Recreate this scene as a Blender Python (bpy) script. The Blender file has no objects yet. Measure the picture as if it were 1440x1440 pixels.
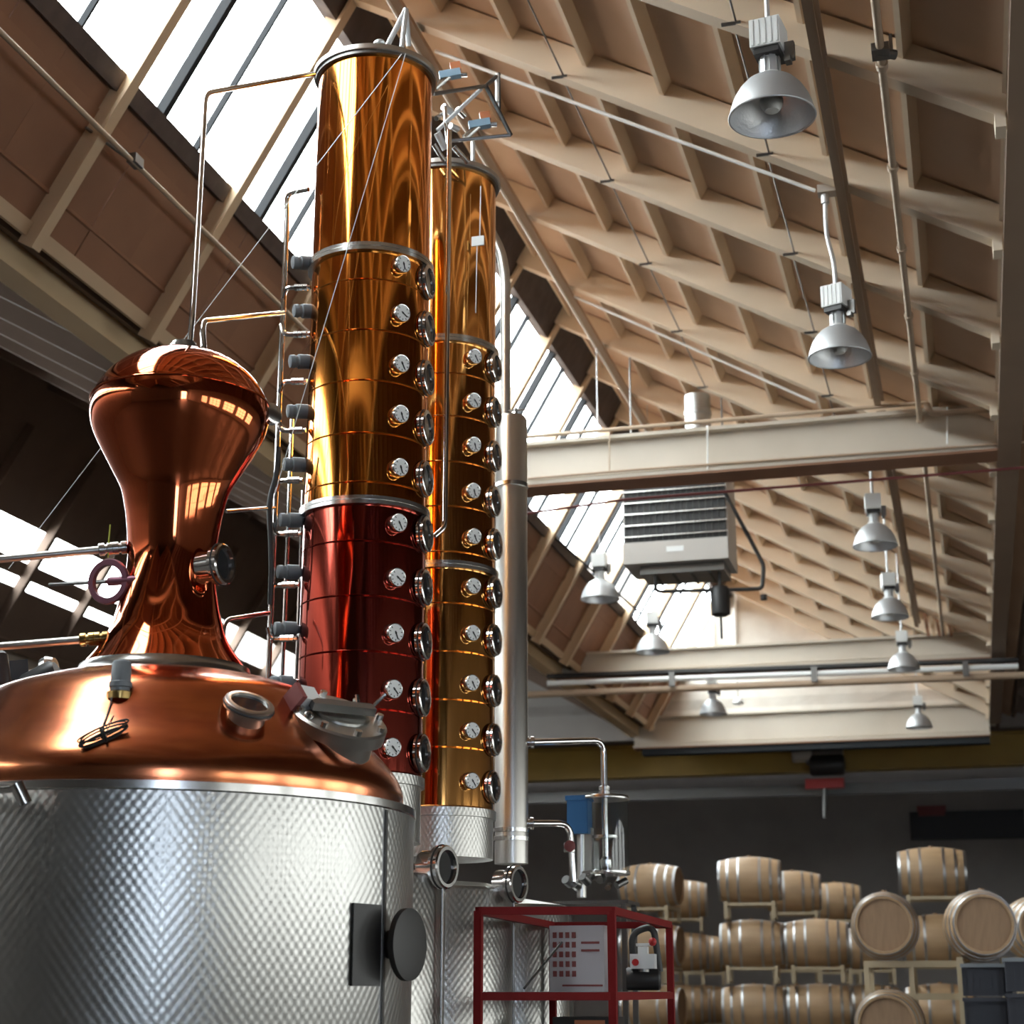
import bpy, math, random
from mathutils import Vector, Matrix
random.seed(7)
sc = bpy.context.scene
R_ = math.radians
# ------------------------------------------------------------------ camera
ZC = 1.45                      # eye height above the floor
FPX, PIT, YAW = 2350.0, R_(16.0), R_(15.1)
cam_d = bpy.data.cameras.new('camera'); cam = bpy.data.objects.new('camera', cam_d)
sc.collection.objects.link(cam); sc.camera = cam
cam.location = (0, 0, ZC); cam.rotation_euler = (math.pi/2 + PIT, 0, YAW)
cam_d.sensor_fit = 'HORIZONTAL'; cam_d.sensor_width = 36.0; cam_d.lens = 36.0*FPX/1440.0
cam_d.clip_start = 0.1; cam_d.clip_end = 300
cam_d.dof.use_dof = True; cam_d.dof.focus_distance = 7.6; cam_d.dof.aperture_fstop = 3.2
# ------------------------------------------------------------------ world: flat white overcast sky
SKY = 7.0
w = bpy.data.worlds.new('overcast_sky'); sc.world = w; w.use_nodes = True
bg = w.node_tree.nodes['Background']; bg.inputs[0].default_value = (0.93, 0.97, 1.0, 1); bg.inputs[1].default_value = SKY
vs = sc.view_settings
vs.view_transform = 'Standard'; vs.look = 'None'; vs.gamma = 1.0; vs.use_curve_mapping = False
vs.exposure = 1.55
cy = sc.cycles
cy.use_denoising = True; cy.max_bounces = 10; cy.diffuse_bounces = 5; cy.glossy_bounces = 6; cy.transmission_bounces = 8
cy.transparent_max_bounces = 16; cy.sample_clamp_indirect = 6.0; cy.caustics_reflective = False; cy.caustics_refractive = False
def portal(name, loc, rot, sx, sy):
    d = bpy.data.lights.new(name, 'AREA'); d.shape = 'RECTANGLE'; d.size = sx; d.size_y = sy
    d.cycles.is_portal = True
    o = bpy.data.objects.new(name, d); o.location = loc; o.rotation_euler = rot; sc.collection.objects.link(o)
# ------------------------------------------------------------------ pixel helpers (photo pixels -> directions)
cF = Vector((-math.sin(YAW)*math.cos(PIT), math.cos(YAW)*math.cos(PIT), math.sin(PIT)))
cR = Vector((math.cos(YAW), math.sin(YAW), 0)); cU = cR.cross(cF)
EYE = Vector((0, 0, ZC))
def ray(x, y): return cF + cR*((x-720)/FPX) - cU*((y-720)/FPX)
def PY(x, y, Y): r = ray(x, y); return EYE + r*(Y/r.y)
def PX(x, y, X): r = ray(x, y); return EYE + r*(X/r.x)
def PZ(x, y, z): r = ray(x, y); return EYE + r*((z-ZC)/r.z)
def PD(x, y, d): r = ray(x, y); return EYE + r*(d/math.hypot(r.x, r.y))
def bearing(x, y): r = ray(x, y); return math.atan2(r.x, r.y)
def pix(p):
    v = Vector(p)-EYE; d = v.dot(cF); return 720+FPX*v.dot(cR)/d, 720-FPX*v.dot(cU)/d
def zline(xy, y):                       # height on a vertical line whose image row is y
    lo, hi = -2.0, 25.0
    for _ in range(50):
        m = (lo+hi)/2
        if pix((xy[0], xy[1], m))[1] > y: lo = m
        else: hi = m
    return lo
# ------------------------------------------------------------------ mesh builder
def frame(d, up=None):
    d = d.normalized()
    if up is None: up = Vector((0, 0, 1)) if abs(d.z) < 0.95 else Vector((0, 1, 0))
    a = up.cross(d)
    if a.length < 1e-6: a = Vector((1, 0, 0)).cross(d)
    a.normalize(); b = d.cross(a); return a, b
class MB:
    def __init__(s): s.v = []; s.f = []; s.uv = None
    def add(s, vs_, fs): n = len(s.v); s.v += [Vector(v) for v in vs_]; s.f += [tuple(i+n for i in f) for f in fs]; return s
    def hexa(s, p): return s.add(p, [(0,3,2,1),(4,5,6,7),(0,1,5,4),(1,2,6,5),(2,3,7,6),(3,0,4,7)])
    def box(s, c, sz):
        c = Vector(c); x, y, z = sz[0]/2, sz[1]/2, sz[2]/2
        return s.hexa([c+Vector(q) for q in ((-x,-y,-z),(x,-y,-z),(x,y,-z),(-x,y,-z),(-x,-y,z),(x,-y,z),(x,y,z),(-x,y,z))])
    def bar(s, p, q, wa, wb, up=None, oa=0, ob=0):   # prism p->q; wa along a (side), wb along b (up-ish)
        p, q = Vector(p), Vector(q); a, b = frame(q-p, up); o = a*oa+b*ob
        L = [(-.5,-.5),(.5,-.5),(.5,.5),(-.5,.5)]
        P0 = [p+o+a*(wa*i)+b*(wb*j) for i, j in L]; P1 = [q+o+a*(wa*i)+b*(wb*j) for i, j in L]
        return s.hexa(P0+P1)
    def cyl(s, p, q, r0, r1=None, n=16, cap=True):
        p, q = Vector(p), Vector(q); r1 = r0 if r1 is None else r1; a, b = frame(q-p)
        vs_ = []
        for c, r in ((p, r0), (q, r1)):
            vs_ += [c+(a*math.cos(t)+b*math.sin(t))*r for t in (2*math.pi*i/n for i in range(n))]
        fs = [(i, (i+1) % n, n+(i+1) % n, n+i) for i in range(n)]
        if cap: fs += [tuple(range(n-1, -1, -1)), tuple(range(n, 2*n))]
        return s.add(vs_, fs)
    def tube(s, pts, r, n=8, bend=0.0, closed=False):
        P = [Vector(p) for p in pts]
        if bend > 0 and len(P) > 2:
            Q = [P[0]]
            for i in range(1, len(P)-1):
                a, b = P[i-1]-P[i], P[i+1]-P[i]; d = min(bend, a.length*.45, b.length*.45)
                A, B = P[i]+a.normalized()*d, P[i]+b.normalized()*d
                for k in range(6):
                    t = k/5; Q.append(A*(1-t)**2+P[i]*2*t*(1-t)+B*t*t)
            Q.append(P[-1]); P = Q
        m = len(P); vs_ = []; prev = None
        for i in range(m):
            if closed: d = P[(i+1) % m]-P[i-1]
            else: d = P[min(i+1, m-1)]-P[max(i-1, 0)]
            if prev is None: a, b = frame(d)
            else:
                d.normalize(); a = prev-d*prev.dot(d); a.normalize(); b = d.cross(a)
            prev = a
            vs_ += [P[i]+(a*math.cos(t)+b*math.sin(t))*r for t in (2*math.pi*k/n for k in range(n))]
        fs = []
        for i in range(m if closed else m-1):
            j = (i+1) % m
            fs += [(i*n+k, i*n+(k+1) % n, j*n+(k+1) % n, j*n+k) for k in range(n)]
        if not closed: fs += [tuple(range(n-1, -1, -1)), tuple(range((m-1)*n, m*n))]
        return s.add(vs_, fs)
    def lathe(s, prof, base=(0,0,0), axis=(0,0,1), n=48, cap0=True, cap1=True, uv=False):   # prof = [(r, h)]
        base = Vector(base); ax = Vector(axis).normalized()
        if abs(ax.z) > .999: a, b = Vector((1,0,0)), Vector((0,1,0))*(1 if ax.z > 0 else -1)
        else: a, b = frame(ax)
        n0 = len(s.v); vs_ = []
        for r, h in prof:
            vs_ += [base+ax*h+(a*math.cos(t)+b*math.sin(t))*max(r, 1e-4) for t in (2*math.pi*k/n for k in range(n))]
        m = len(prof)
        fs = [(i*n+k, i*n+(k+1) % n, (i+1)*n+(k+1) % n, (i+1)*n+k) for i in range(m-1) for k in range(n)]
        if cap0: fs.append(tuple(range(n-1, -1, -1)))
        if cap1: fs.append(tuple(range((m-1)*n, m*n)))
        s.add(vs_, fs)
        if uv: s.uv = (n, m, prof)
        return s
    def torus(s, c, axis, R, r, n=40, k=10):
        c = Vector(c); a, b = frame(Vector(axis))
        return s.tube([c+(a*math.cos(t)+b*math.sin(t))*R for t in (2*math.pi*i/n for i in range(n))], r, k, closed=True)
    def sphere(s, c, r, n=14, m=8, sc_=(1,1,1)):
        c = Vector(c); vs_ = [c+Vector((0,0,-r*sc_[2]))]
        for i in range(1, m):
            t = math.pi*i/m
            vs_ += [c+Vector((r*sc_[0]*math.sin(t)*math.cos(2*math.pi*k/n), r*sc_[1]*math.sin(t)*math.sin(2*math.pi*k/n), -r*sc_[2]*math.cos(t))) for k in range(n)]
        vs_.append(c+Vector((0,0,r*sc_[2]))); L = len(vs_)-1
        fs = [(0, 1+(k+1) % n, 1+k) for k in range(n)]
        for i in range(m-2): fs += [(1+i*n+k, 1+i*n+(k+1) % n, 1+(i+1)*n+(k+1) % n, 1+(i+1)*n+k) for k in range(n)]
        fs += [(L, 1+(m-2)*n+k, 1+(m-2)*n+(k+1) % n) for k in range(n)]
        return s.add(vs_, fs)
    def mesh(s, name, mat, smooth=True, off=None, angle=40):
        me = bpy.data.meshes.new(name)
        o = Vector(off) if off is not None else Vector((0,0,0))
        me.from_pydata([v-o for v in s.v], [], s.f); me.update()
        if s.uv:
            n, m, prof = s.uv; ul = me.uv_layers.new(name='UVMap')
            for p in me.polygons:
                seam = False
                ks = [vi % n for vi in p.vertices]; seam = (n-1 in ks) and (0 in ks) and len(ks) == 4
                for li, vi in zip(p.loop_indices, p.vertices):
                    k = vi % n; kk = n if (seam and k == 0) else k
                    ul.data[li].uv = (kk/n, me.vertices[vi].co.z)
        if smooth:
            me.shade_smooth(); me.set_sharp_from_angle(angle=R_(angle))
        me.materials.append(mat); return me
def link(o): sc.collection.objects.link(o); return o
def tag(o, label=None, cat=None, group=None, kind=None):
    if label: o['label'] = label
    if cat: o['category'] = cat
    if group: o['group'] = group
    if kind: o['kind'] = kind
    return o
def thing(name, loc, label=None, cat=None, group=None, kind='thing'):
    o = link(bpy.data.objects.new(name, None)); o.location = loc; o.empty_display_size = .1
    return tag(o, label, cat, group, kind)
def wloc(o):                                   # world position of a (never rotated while building) parent chain
    p = Vector((0,0,0))
    while o: p += o.location; o = o.parent
    return p
def part(name, mb, mat, parent=None, smooth=True, loc=None, angle=40):
    """a mesh from world coordinates, its origin at loc (or the parent's)"""
    base = wloc(parent) if parent else Vector((0,0,0))
    L = Vector(loc) if loc is not None else base
    o = link(bpy.data.objects.new(name, mb.mesh(name, mat, smooth, L, angle)))
    o.parent = parent; o.location = L-base
    return o
def inst(name, me, parent, loc, rot=(0,0,0)):
    o = link(bpy.data.objects.new(name, me)); o.parent = parent
    o.location = Vector(loc)-(wloc(parent) if parent else Vector((0,0,0))); o.rotation_euler = rot
    return o
def copy_tree(o, parent=None):
    c = link(o.copy()); c.parent = parent
    for ch in o.children: copy_tree(ch, c)
    return c
# ------------------------------------------------------------------ materials
def mat(name, col, rough=.6, metal=0.0, noise=None, bump=None, spec=.5, coat=0.0):
    """noise=(scale, amount, colour2, stretch) mixes a second colour; bump=(scale, strength, stretch)"""
    m = bpy.data.materials.new(name); m.use_nodes = True; nt = m.node_tree; N = nt.nodes; L = nt.links
    b = N['Principled BSDF']; b.inputs['Base Color'].default_value = (*col, 1); b.inputs['Roughness'].default_value = rough
    b.inputs['Metallic'].default_value = metal; b.inputs['Specular IOR Level'].default_value = spec
    b.inputs['Coat Weight'].default_value = coat
    def tex(scale, stretch, detail=4):
        tc = N.new('ShaderNodeTexCoord'); mp = N.new('ShaderNodeMapping'); mp.inputs['Scale'].default_value = stretch
        L.new(tc.outputs['Object'], mp.inputs['Vector'])
        t = N.new('ShaderNodeTexNoise'); t.inputs['Scale'].default_value = scale; t.inputs['Detail'].default_value = detail
        L.new(mp.outputs[0], t.inputs['Vector']); return t
    if noise:
        t = tex(noise[0], noise[3] if len(noise) > 3 else (1,1,1))
        r = N.new('ShaderNodeValToRGB'); r.color_ramp.elements[0].position = .38; r.color_ramp.elements[1].position = .68
        L.new(t.outputs['Fac'], r.inputs[0])
        x = N.new('ShaderNodeMix'); x.data_type = 'RGBA'; x.inputs[6].default_value = (*col, 1); x.inputs[7].default_value = (*noise[2], 1)
        mul = N.new('ShaderNodeMath'); mul.operation = 'MULTIPLY'; mul.inputs[1].default_value = noise[1]
        L.new(r.outputs[0], mul.inputs[0]); L.new(mul.outputs[0], x.inputs[0]); L.new(x.outputs[2], b.inputs['Base Color'])
    if bump:
        t = tex(bump[0], bump[2] if len(bump) > 2 else (1,1,1), 3)
        bp = N.new('ShaderNodeBump'); bp.inputs['Strength'].default_value = bump[1]; bp.inputs['Distance'].default_value = .01
        L.new(t.outputs['Fac'], bp.inputs['Height']); L.new(bp.outputs[0], b.inputs['Normal'])
    return m
def glassmat(name, tint, alpha):          # thin pane: mostly see-through with a glossy skin
    m = bpy.data.materials.new(name); m.use_nodes = True; nt = m.node_tree; N = nt.nodes; L = nt.links
    N.remove(N['Principled BSDF']); out = N['Material Output']
    t = N.new('ShaderNodeBsdfTransparent'); t.inputs[0].default_value = (*tint, 1)
    g = N.new('ShaderNodeBsdfGlossy'); g.inputs['Roughness'].default_value = .03
    x = N.new('ShaderNodeMixShader'); x.inputs[0].default_value = alpha
    L.new(t.outputs[0], x.inputs[1]); L.new(g.outputs[0], x.inputs[2]); L.new(x.outputs[0], out.inputs[0])
    return m
def dimplemat(name, col, pu, pv):         # quilted stainless sheet: pressed dimples as fine relief
    m = mat(name, col, .34, 1.0, (2.5, .5, tuple(c*.72 for c in col), (1,1,.35)))
    nt = m.node_tree; N = nt.nodes; L = nt.links; b = N['Principled BSDF']
    tc = N.new('ShaderNodeTexCoord'); sp = N.new('ShaderNodeSeparateXYZ'); L.new(tc.outputs['UV'], sp.inputs[0])
    def wave(out, k):
        a = N.new('ShaderNodeMath'); a.operation = 'MULTIPLY'; a.inputs[1].default_value = k; L.new(out, a.inputs[0])
        c = N.new('ShaderNodeMath'); c.operation = 'COSINE'; L.new(a.outputs[0], c.inputs[0]); return c
    u = wave(sp.outputs[0], 2*math.pi*pu); v = wave(sp.outputs[1], 2*math.pi/pv)
    p = N.new('ShaderNodeMath'); p.operation = 'MULTIPLY'; L.new(u.outputs[0], p.inputs[0]); L.new(v.outputs[0], p.inputs[1])
    bp = N.new('ShaderNodeBump'); bp.inputs['Strength'].default_value = .18; bp.inputs['Distance'].default_value = .003
    L.new(p.outputs[0], bp.inputs['Height']); L.new(bp.outputs[0], b.inputs['Normal'])
    return m
M = dict(
 panel=mat('painted roof board', (.72,.53,.39), .75, noise=(1.3,.6,(.60,.42,.295))),
 frame=mat('beige painted steel', (.62,.46,.30), .5, noise=(2.0,.4,(.53,.38,.24))),
 framewood=mat('tan painted rafter', (.80,.66,.50), .55, noise=(3.0,.35,(.68,.53,.38),(.3,1,1))),
 boards=mat('brown painted boarding', (.30,.15,.085), .7, noise=(1.8,.6,(.23,.11,.062))),
 ridge=mat('dark stained ridge board', (.07,.05,.045), .8, noise=(6,.6,(.12,.09,.075))),
 girder=mat('cream painted girder', (.60,.53,.44), .45, noise=(1.2,.5,(.50,.43,.345))),
 girder_lit=mat('girder paint lightened', (.84,.62,.37), .45, noise=(1.2,.5,(.74,.52,.29))),  # left girder: the light on its face is put into a brighter colour
 girder_shaded=mat('girder paint shaded', (.34,.24,.17), .5, noise=(1.2,.5,(.27,.185,.13))),  # right girder: unlit tan, its shade put into the colour
 darkroof=mat('shaded roof underside', (.17,.115,.085), .8, noise=(1.5,.5,(.13,.085,.062))),  # side-bay roof boards, lack of light put into a darker colour
 bar=mat('dark glazing bar', (.035,.037,.04), .9, spec=.05),
 pane=glassmat('skylight glass', (.96,.985,.98), .04),
 brick=mat('whitewashed brick', (.72,.67,.60), .8, noise=(3,.6,(.60,.54,.47))),
 plaster=mat('pale plaster', (.25,.22,.19), .8, noise=(.8,.5,(.2,.18,.155))),
 darkwall=mat('dark grey block wall', (.36,.33,.31), .8, noise=(1.2,.6,(.28,.255,.24))),
 rearwall=mat('dark rear brick', (.10,.09,.08), .8, noise=(1.2,.6,(.07,.06,.055))),  # unseen rear wall, toned dark to cut bounce and reflections
 floor=mat('grey concrete', (.06,.05,.042), .5, noise=(1.1,.6,(.042,.035,.03)), bump=(30,.15)),
 copper=mat('polished amber copper', (.92,.335,.06), .08, 1.0, (1.6,.5,(.84,.26,.04),(1,1,.3)), bump=(2.2,.10,(1,1,.22))),
 copper2=mat('polished golden copper', (.92,.44,.13), .08, 1.0, (1.6,.5,(.85,.36,.09),(1,1,.3)), bump=(2.2,.10,(1,1,.22))),
 copperred=mat('deep red copper', (.46,.075,.05), .10, 1.0, (1.6,.6,(.36,.05,.04),(1,1,.3)), bump=(2.0,.08,(1,1,.22))),
 copperpot=mat('spun pot copper', (.76,.26,.115), .20, 1.0, (2.6,.85,(.44,.13,.075),(1,1,4)), bump=(4.0,.07,(1,1,5))),
 copperonion=mat('dark rosy pot copper', (.70,.17,.06), .07, 1.0, (1.5,.6,(.50,.10,.05)), bump=(2.5,.06)),
 steel=mat('stainless steel', (.60,.59,.57), .22, 1.0, (3,.4,(.5,.49,.47))),
 steelbrush=mat('brushed stainless steel', (.53,.51,.48), .34, 1.0, (2,.5,(.42,.40,.37),(1,1,.3))),
 steeldark=mat('dull dark steel', (.20,.195,.19), .4, 1.0),
 chrome=mat('chromed pipe', (.72,.71,.70), .12, 1.0),
 alu=mat('spun aluminium', (.62,.63,.64), .5, .7, (4,.3,(.54,.55,.56))),
 aluin=mat('bright reflector aluminium', (.78,.79,.80), .42, .8, bump=(60,.25)),
 greycast=mat('grey cast housing', (.20,.215,.23), .5),
 black=mat('black rubber', (.018,.017,.017), .5),
 blackpaint=mat('black painted pipe', (.03,.028,.027), .45),
 brown=mat('brown painted pipe', (.42,.30,.205), .5),
 tan=mat('tan painted conduit', (.50,.38,.27), .5),
 white=mat('white enamel', (.80,.80,.78), .4),
 bulb=mat('frosted lamp bulb', (.80,.80,.77), .35),
 glass=glassmat('sight glass', (.82,.85,.85), .06),
 doorpane=glassmat('dimmed door glass', (.80,.85,.92), .03),  # tint added to tone down the unseen doorway in reflections
 dimpane=glassmat('dimmed factory window glass', (.55,.55,.535), .03),  # tint added to dim daylight from the unseen right-wall windows
 sight=mat('dark sight glass', (.02,.022,.025), .05, coat=.5),
 dial=mat('white dial face', (.90,.91,.90), .5),
 ink=mat('black ink', (.02,.02,.02), .5),
 blue=mat('blue plastic', (.045,.17,.38), .4),
 palebluemat=mat('pale blue housing', (.30,.45,.58), .45),
 orange=mat('orange plastic', (.62,.22,.10), .45),
 red=mat('red painted steel', (.24,.014,.014), .6, noise=(5,.4,(.18,.012,.012)), spec=.2),
 brightred=mat('bright red hoist', (.5,.03,.03), .4),
 yellow=mat('faded yellow crane paint', (.44,.28,.055), .55, noise=(1.5,.5,(.33,.21,.045))),
 brass=mat('brass fitting', (.62,.42,.16), .25, 1.0),
 pink=mat('purple coated ring', (.25,.10,.14), .35, .6),
 oak=mat('oak stave', (.40,.26,.14), .5, noise=(5,.6,(.30,.185,.10),(.4,4,4))),
 oakhead=mat('oak barrel head', (.30,.185,.105), .6, noise=(4,.6,(.215,.13,.072),(1,6,1))),
 hoop=mat('galvanised hoop', (.42,.42,.42), .38, 1.0),
 racktan=mat('tan barrel rack', (.40,.32,.21), .55),
 heater=mat('beige heater casing', (.50,.46,.42), .45),
 paper=mat('printed label sheet', (.60,.56,.58), .6),
 print=mat('dull red print', (.26,.07,.065), .6),
 lime=mat('yellow green cable', (.55,.55,.08), .5),
 duct=mat('galvanised duct', (.52,.54,.54), .35, 1.0),
 crate=mat('dark plastic crate', (.035,.036,.045), .45),
)
M['dimple'] = dimplemat('quilted stainless steel', (.54,.535,.515), 180, .046)
M['dimple2'] = dimplemat('small quilted stainless steel', (.50,.49,.465), 76, .044)
# ================================================================== THE HALL (saw-tooth roof, bays run along Y)
H = 4.85                                   # girder soffit above the eye
def W(x, z): return (x*H, z*H+ZC)          # hall section coordinates (units of H) -> metres
GZ = H+ZC                                  # girder soffit height
AL = R_(29.6); TA = math.tan(AL)
XR, XL = .105*H, -1.27*H                   # inner faces of the right and left valley girders
RZ = lambda X: GZ + TA*(XR-X)              # rafter underside
SKX0, SKZ0 = -1.22*H, 1.02*H+ZC            # foot of the skylight slope (60 deg)
T60 = math.tan(R_(60.0))
SKZ = lambda X: SKZ0 + T60*(X-SKX0)
APX = (GZ+TA*XR-SKZ0+T60*SKX0)/(T60+TA); APZ = RZ(APX)
GLX, RDX = -1.085*H, -.922*H               # glazing bottom / top
RAF0, RDY = 9.23, 1.736
YB, YG = -9.6, 6.74*H                      # rear wall, far gable
rafY = lambda k: RAF0+RDY*k-.055
KMIN, KMAX = -1, 13
# --- floor and walls
part('floor', MB().box((-4, 16, -.1), (30, 54, .2)), M['floor'], smooth=False)['kind'] = 'structure'
wl = part('wall_left', MB().box((-15.1, 16, 3.3), (.3, 54, 6.6)), M['darkwall'], smooth=False); wl['kind'] = 'structure'
# right wall with a row of tall factory windows
WX = 8.0
wr = MB(); wins = [(-2.6,-.6),(.2,3.4),(4.4,7.6),(8.6,11.8),(12.8,16.0)]
ys = [-10.0]+[v for p in wins for v in p]+[42.0]
for i in range(0, len(ys), 2): wr.box((WX+.15, (ys[i]+ys[i+1])/2, 3.4), (.3, ys[i+1]-ys[i], 6.8))
for a, b in wins:
    wr.box((WX+.15, (a+b)/2, .45), (.3, b-a, .9)); wr.box((WX+.15, (a+b)/2, 5.15), (.3, b-a, 3.3))
part('wall_right', wr, M['plaster'], smooth=False)['kind'] = 'structure'
for n, (a, b) in enumerate(wins):
    wn = thing('window_%d' % (n+2), (WX+.1, (a+b)/2, .9), kind='structure')
    fr = MB()
    for y in (a+.04, (a*2+b)/3, (a+2*b)/3, b-.04): fr.box((WX+.12, y, 2.2), (.08, .07, 2.6))
    for z in (.94, 1.75, 2.6, 3.46): fr.box((WX+.12, (a+b)/2, z), (.08, b-a, .07))
    part('window_frame', fr, M['bar'], wn, smooth=False)
    part('pane', MB().box((WX+.13, (a+b)/2, 2.2), (.012, b-a, 2.6)), M['dimpane'], wn, smooth=False)
    portal('daylight_portal', (WX+.32, (a+b)/2, 2.2), (0, R_(90), 0), 2.6, b-a)
part('wall_rear', MB().box((-7, YB-.15, 4.7), (24, .3, 9.4)).box((7.9, YB-.15, 4.7), (1.0, .3, 9.4)).box((6.2, YB-.15, 6.9), (2.4, .3, 5.0)), M['rearwall'], smooth=False)['kind'] = 'structure'
# far gable: whitewashed brick above the last girder
gp = [W(-1.27,1.0), W(.13,1.0), W(.13,1.02), (APX, APZ+.25), W(-1.27,1.02)]
g = MB(); n = len(gp)
g.add([(x, YG, z) for x, z in gp]+[(x, YG+.3, z) for x, z in gp], [tuple(range(n)), tuple(range(2*n-1, n-1, -1))]+[(i, i+n, (i+1) % n+n, (i+1) % n) for i in range(n)])
wg = part('wall_gable', g, M['brick'], smooth=False); wg['kind'] = 'structure'
# brick courses of the gable as fine relief + pale joints
nt = M['brick'].node_tree; N = nt.nodes; b = N['Principled BSDF']
tc = N.new('ShaderNodeTexCoord'); mp = N.new('ShaderNodeMapping'); mp.inputs['Rotation'].default_value = (R_(90), 0, 0)
bt = N.new('ShaderNodeTexBrick'); bt.inputs['Scale'].default_value = 4.0; bt.inputs['Color1'].default_value = (1,1,1,1); bt.inputs['Color2'].default_value = (.85,.85,.85,1); bt.inputs['Mortar'].default_value = (.4,.4,.4,1)
nt.links.new(tc.outputs['Object'], mp.inputs[0]); nt.links.new(mp.outputs[0], bt.inputs['Vector'])
bp = N.new('ShaderNodeBump'); bp.inputs['Strength'].default_value = .6; bp.inputs['Distance'].default_value = .02
nt.links.new(bt.outputs['Color'], bp.inputs['Height']); nt.links.new(bp.outputs[0], b.inputs['Normal'])
part('wall_back', MB().box((-4, 42.2, 4), (30, .3, 8)), M['darkwall'], smooth=False)['kind'] = 'structure'
# --- valley girders (built-up plate girders along Y)
def girder_y(name, x0, y0, y1, m, h=.36, side=1):
    wdt = .21
    g = MB(); ym, L = (y0+y1)/2, y1-y0; xc = x0+side*wdt/2
    g.box((xc, ym, GZ+.02), (wdt, L, .04)); g.box((xc, ym, GZ+h/2+.04), (wdt-.012, L, h)); g.box((xc, ym, GZ+h+.06), (wdt, L, .04))
    o = part(name, g, m, smooth=False); o['kind'] = 'structure'; return o
girder_y('girder_right', XR, YB, YG, M['girder_shaded'], .5)
girder_y('girder_left', XL, YB, YG, M['girder_lit'], .32, -1)
# --- cross girders
def girder_x(name, Y, z0, h, x0=XL-.1, x1=XR, fl=.30):
    g = MB(); xm, L = (x0+x1)/2, x1-x0
    g.box((xm, Y, z0+.018), (L, fl, .036)); g.box((xm, Y, z0+h/2), (L, .05, h)); g.box((xm, Y, z0+h-.018), (L, fl*.8, .036))
    g.box((xm, Y-.03, z0+.10), (L, .03, .04))
    o = part(name, g, M['girder'], smooth=False, loc=(xm, Y, z0)); o['kind'] = 'structure'
    part('dark_soffit', MB().box((xm, Y+.03, z0-.012), (L, fl+.05, .024)), M['boards'], o, smooth=False); return o  # brown plate added to darken the girder underside
Y1, Y2, Y3 = 3.21*H, 5.36*H, 6.70*H
girder_x('girder_near', Y1, GZ, .46)
girder_x('girder_middle', Y2, GZ, .40)
girder_x('girder_far', Y3, GZ-.25, .62)
part('lintel', MB().box((-2.8, Y3+.05, GZ-.33), (6.6, .30, .13)), M['bar'], bpy.data.objects['girder_far'], smooth=False)
girder_x('girder_rear', 1.0*H*0+1.2, GZ, .46)
# --- main roof slope: deck + rafters + battens + boards
cA, sA = math.cos(AL), math.sin(AL)
nin = Vector((-sA, 0, -cA)); e1 = Vector((cA, 0, -sA))     # into the room / down the slope
def slope_pt(X, up): return Vector((X, 0, RZ(X))) - nin*up  # a point 'up' above the rafter underside
def slab(X0, X1, ya, yb, u0, u1, mb=None):
    a, b = slope_pt(X0, u0), slope_pt(X1, u0); c, d = slope_pt(X1, u1), slope_pt(X0, u1); mb = mb or MB()
    q = []
    for y in (ya, yb): q += [Vector((p.x, y, p.z)) for p in (a, b, c, d)]
    return mb.hexa(q)
RH = .25
deck = slab(APX-.12, XR+.24, YB, YG, RH+.05, RH+.12)
ceil = part('ceiling', deck, M['panel'], smooth=False, loc=(-2, 16, GZ)); ceil['kind'] = 'structure'
raf_me = None; bat_me = {}; pan_me = {}
batX = [.44-.575*i for i in range(9)]
batX = [x for x in batX if x > APX+.15]
edges = [XR]+batX+[APX]
def put(name, cache, key, mb, m, loc):
    if key not in cache: cache[key] = mb().mesh(name, m, False, (0,0,0))
    return inst(name, cache[key], ceil, loc)
for k in range(KMIN, KMAX+1):
    y = rafY(k)
    put('rafter', bat_me, 'r', lambda: slab(APX, XR, -.065, .065, 0, RH).box((XR-.04, 0, GZ+.0), (.06, .15, .10)), M['framewood'], (0, y, 0))
    y0, y1 = y+.065, (rafY(k+1) if k < KMAX else YG)-.065
    if y1-y0 < .3: continue
    last = k == KMAX
    for i, x in enumerate(batX):
        put('batten', bat_me, ('b', i, last), lambda: slab(x-.017, x+.017, 0, y1-y0, RH-.11, RH+.05), M['framewood'], (0, y0, 0))
    for i in range(len(edges)-1):
        xa, xb = edges[i+1], edges[i]
        put('roof_board', pan_me, (i, last), lambda: slab(xa+.012, xb-.012, .006, y1-y0-.006, RH+.012, RH+.05), M['panel'], (0, y0, 0))
rear = MB()                                  # the part of the same roof behind the camera
for k in range(-11, KMIN):
    y = rafY(k)
    if y < YB+.2: continue
    slab(APX, XR, y-.055, y+.055, 0, RH, rear)
    for x in batX: slab(x-.02, x+.02, y, y+RDY, RH-.085, RH+.05, rear)
o = part('rear_framing', rear, M['framewood'], ceil, smooth=False); o['kind'] = 'stuff'
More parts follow.
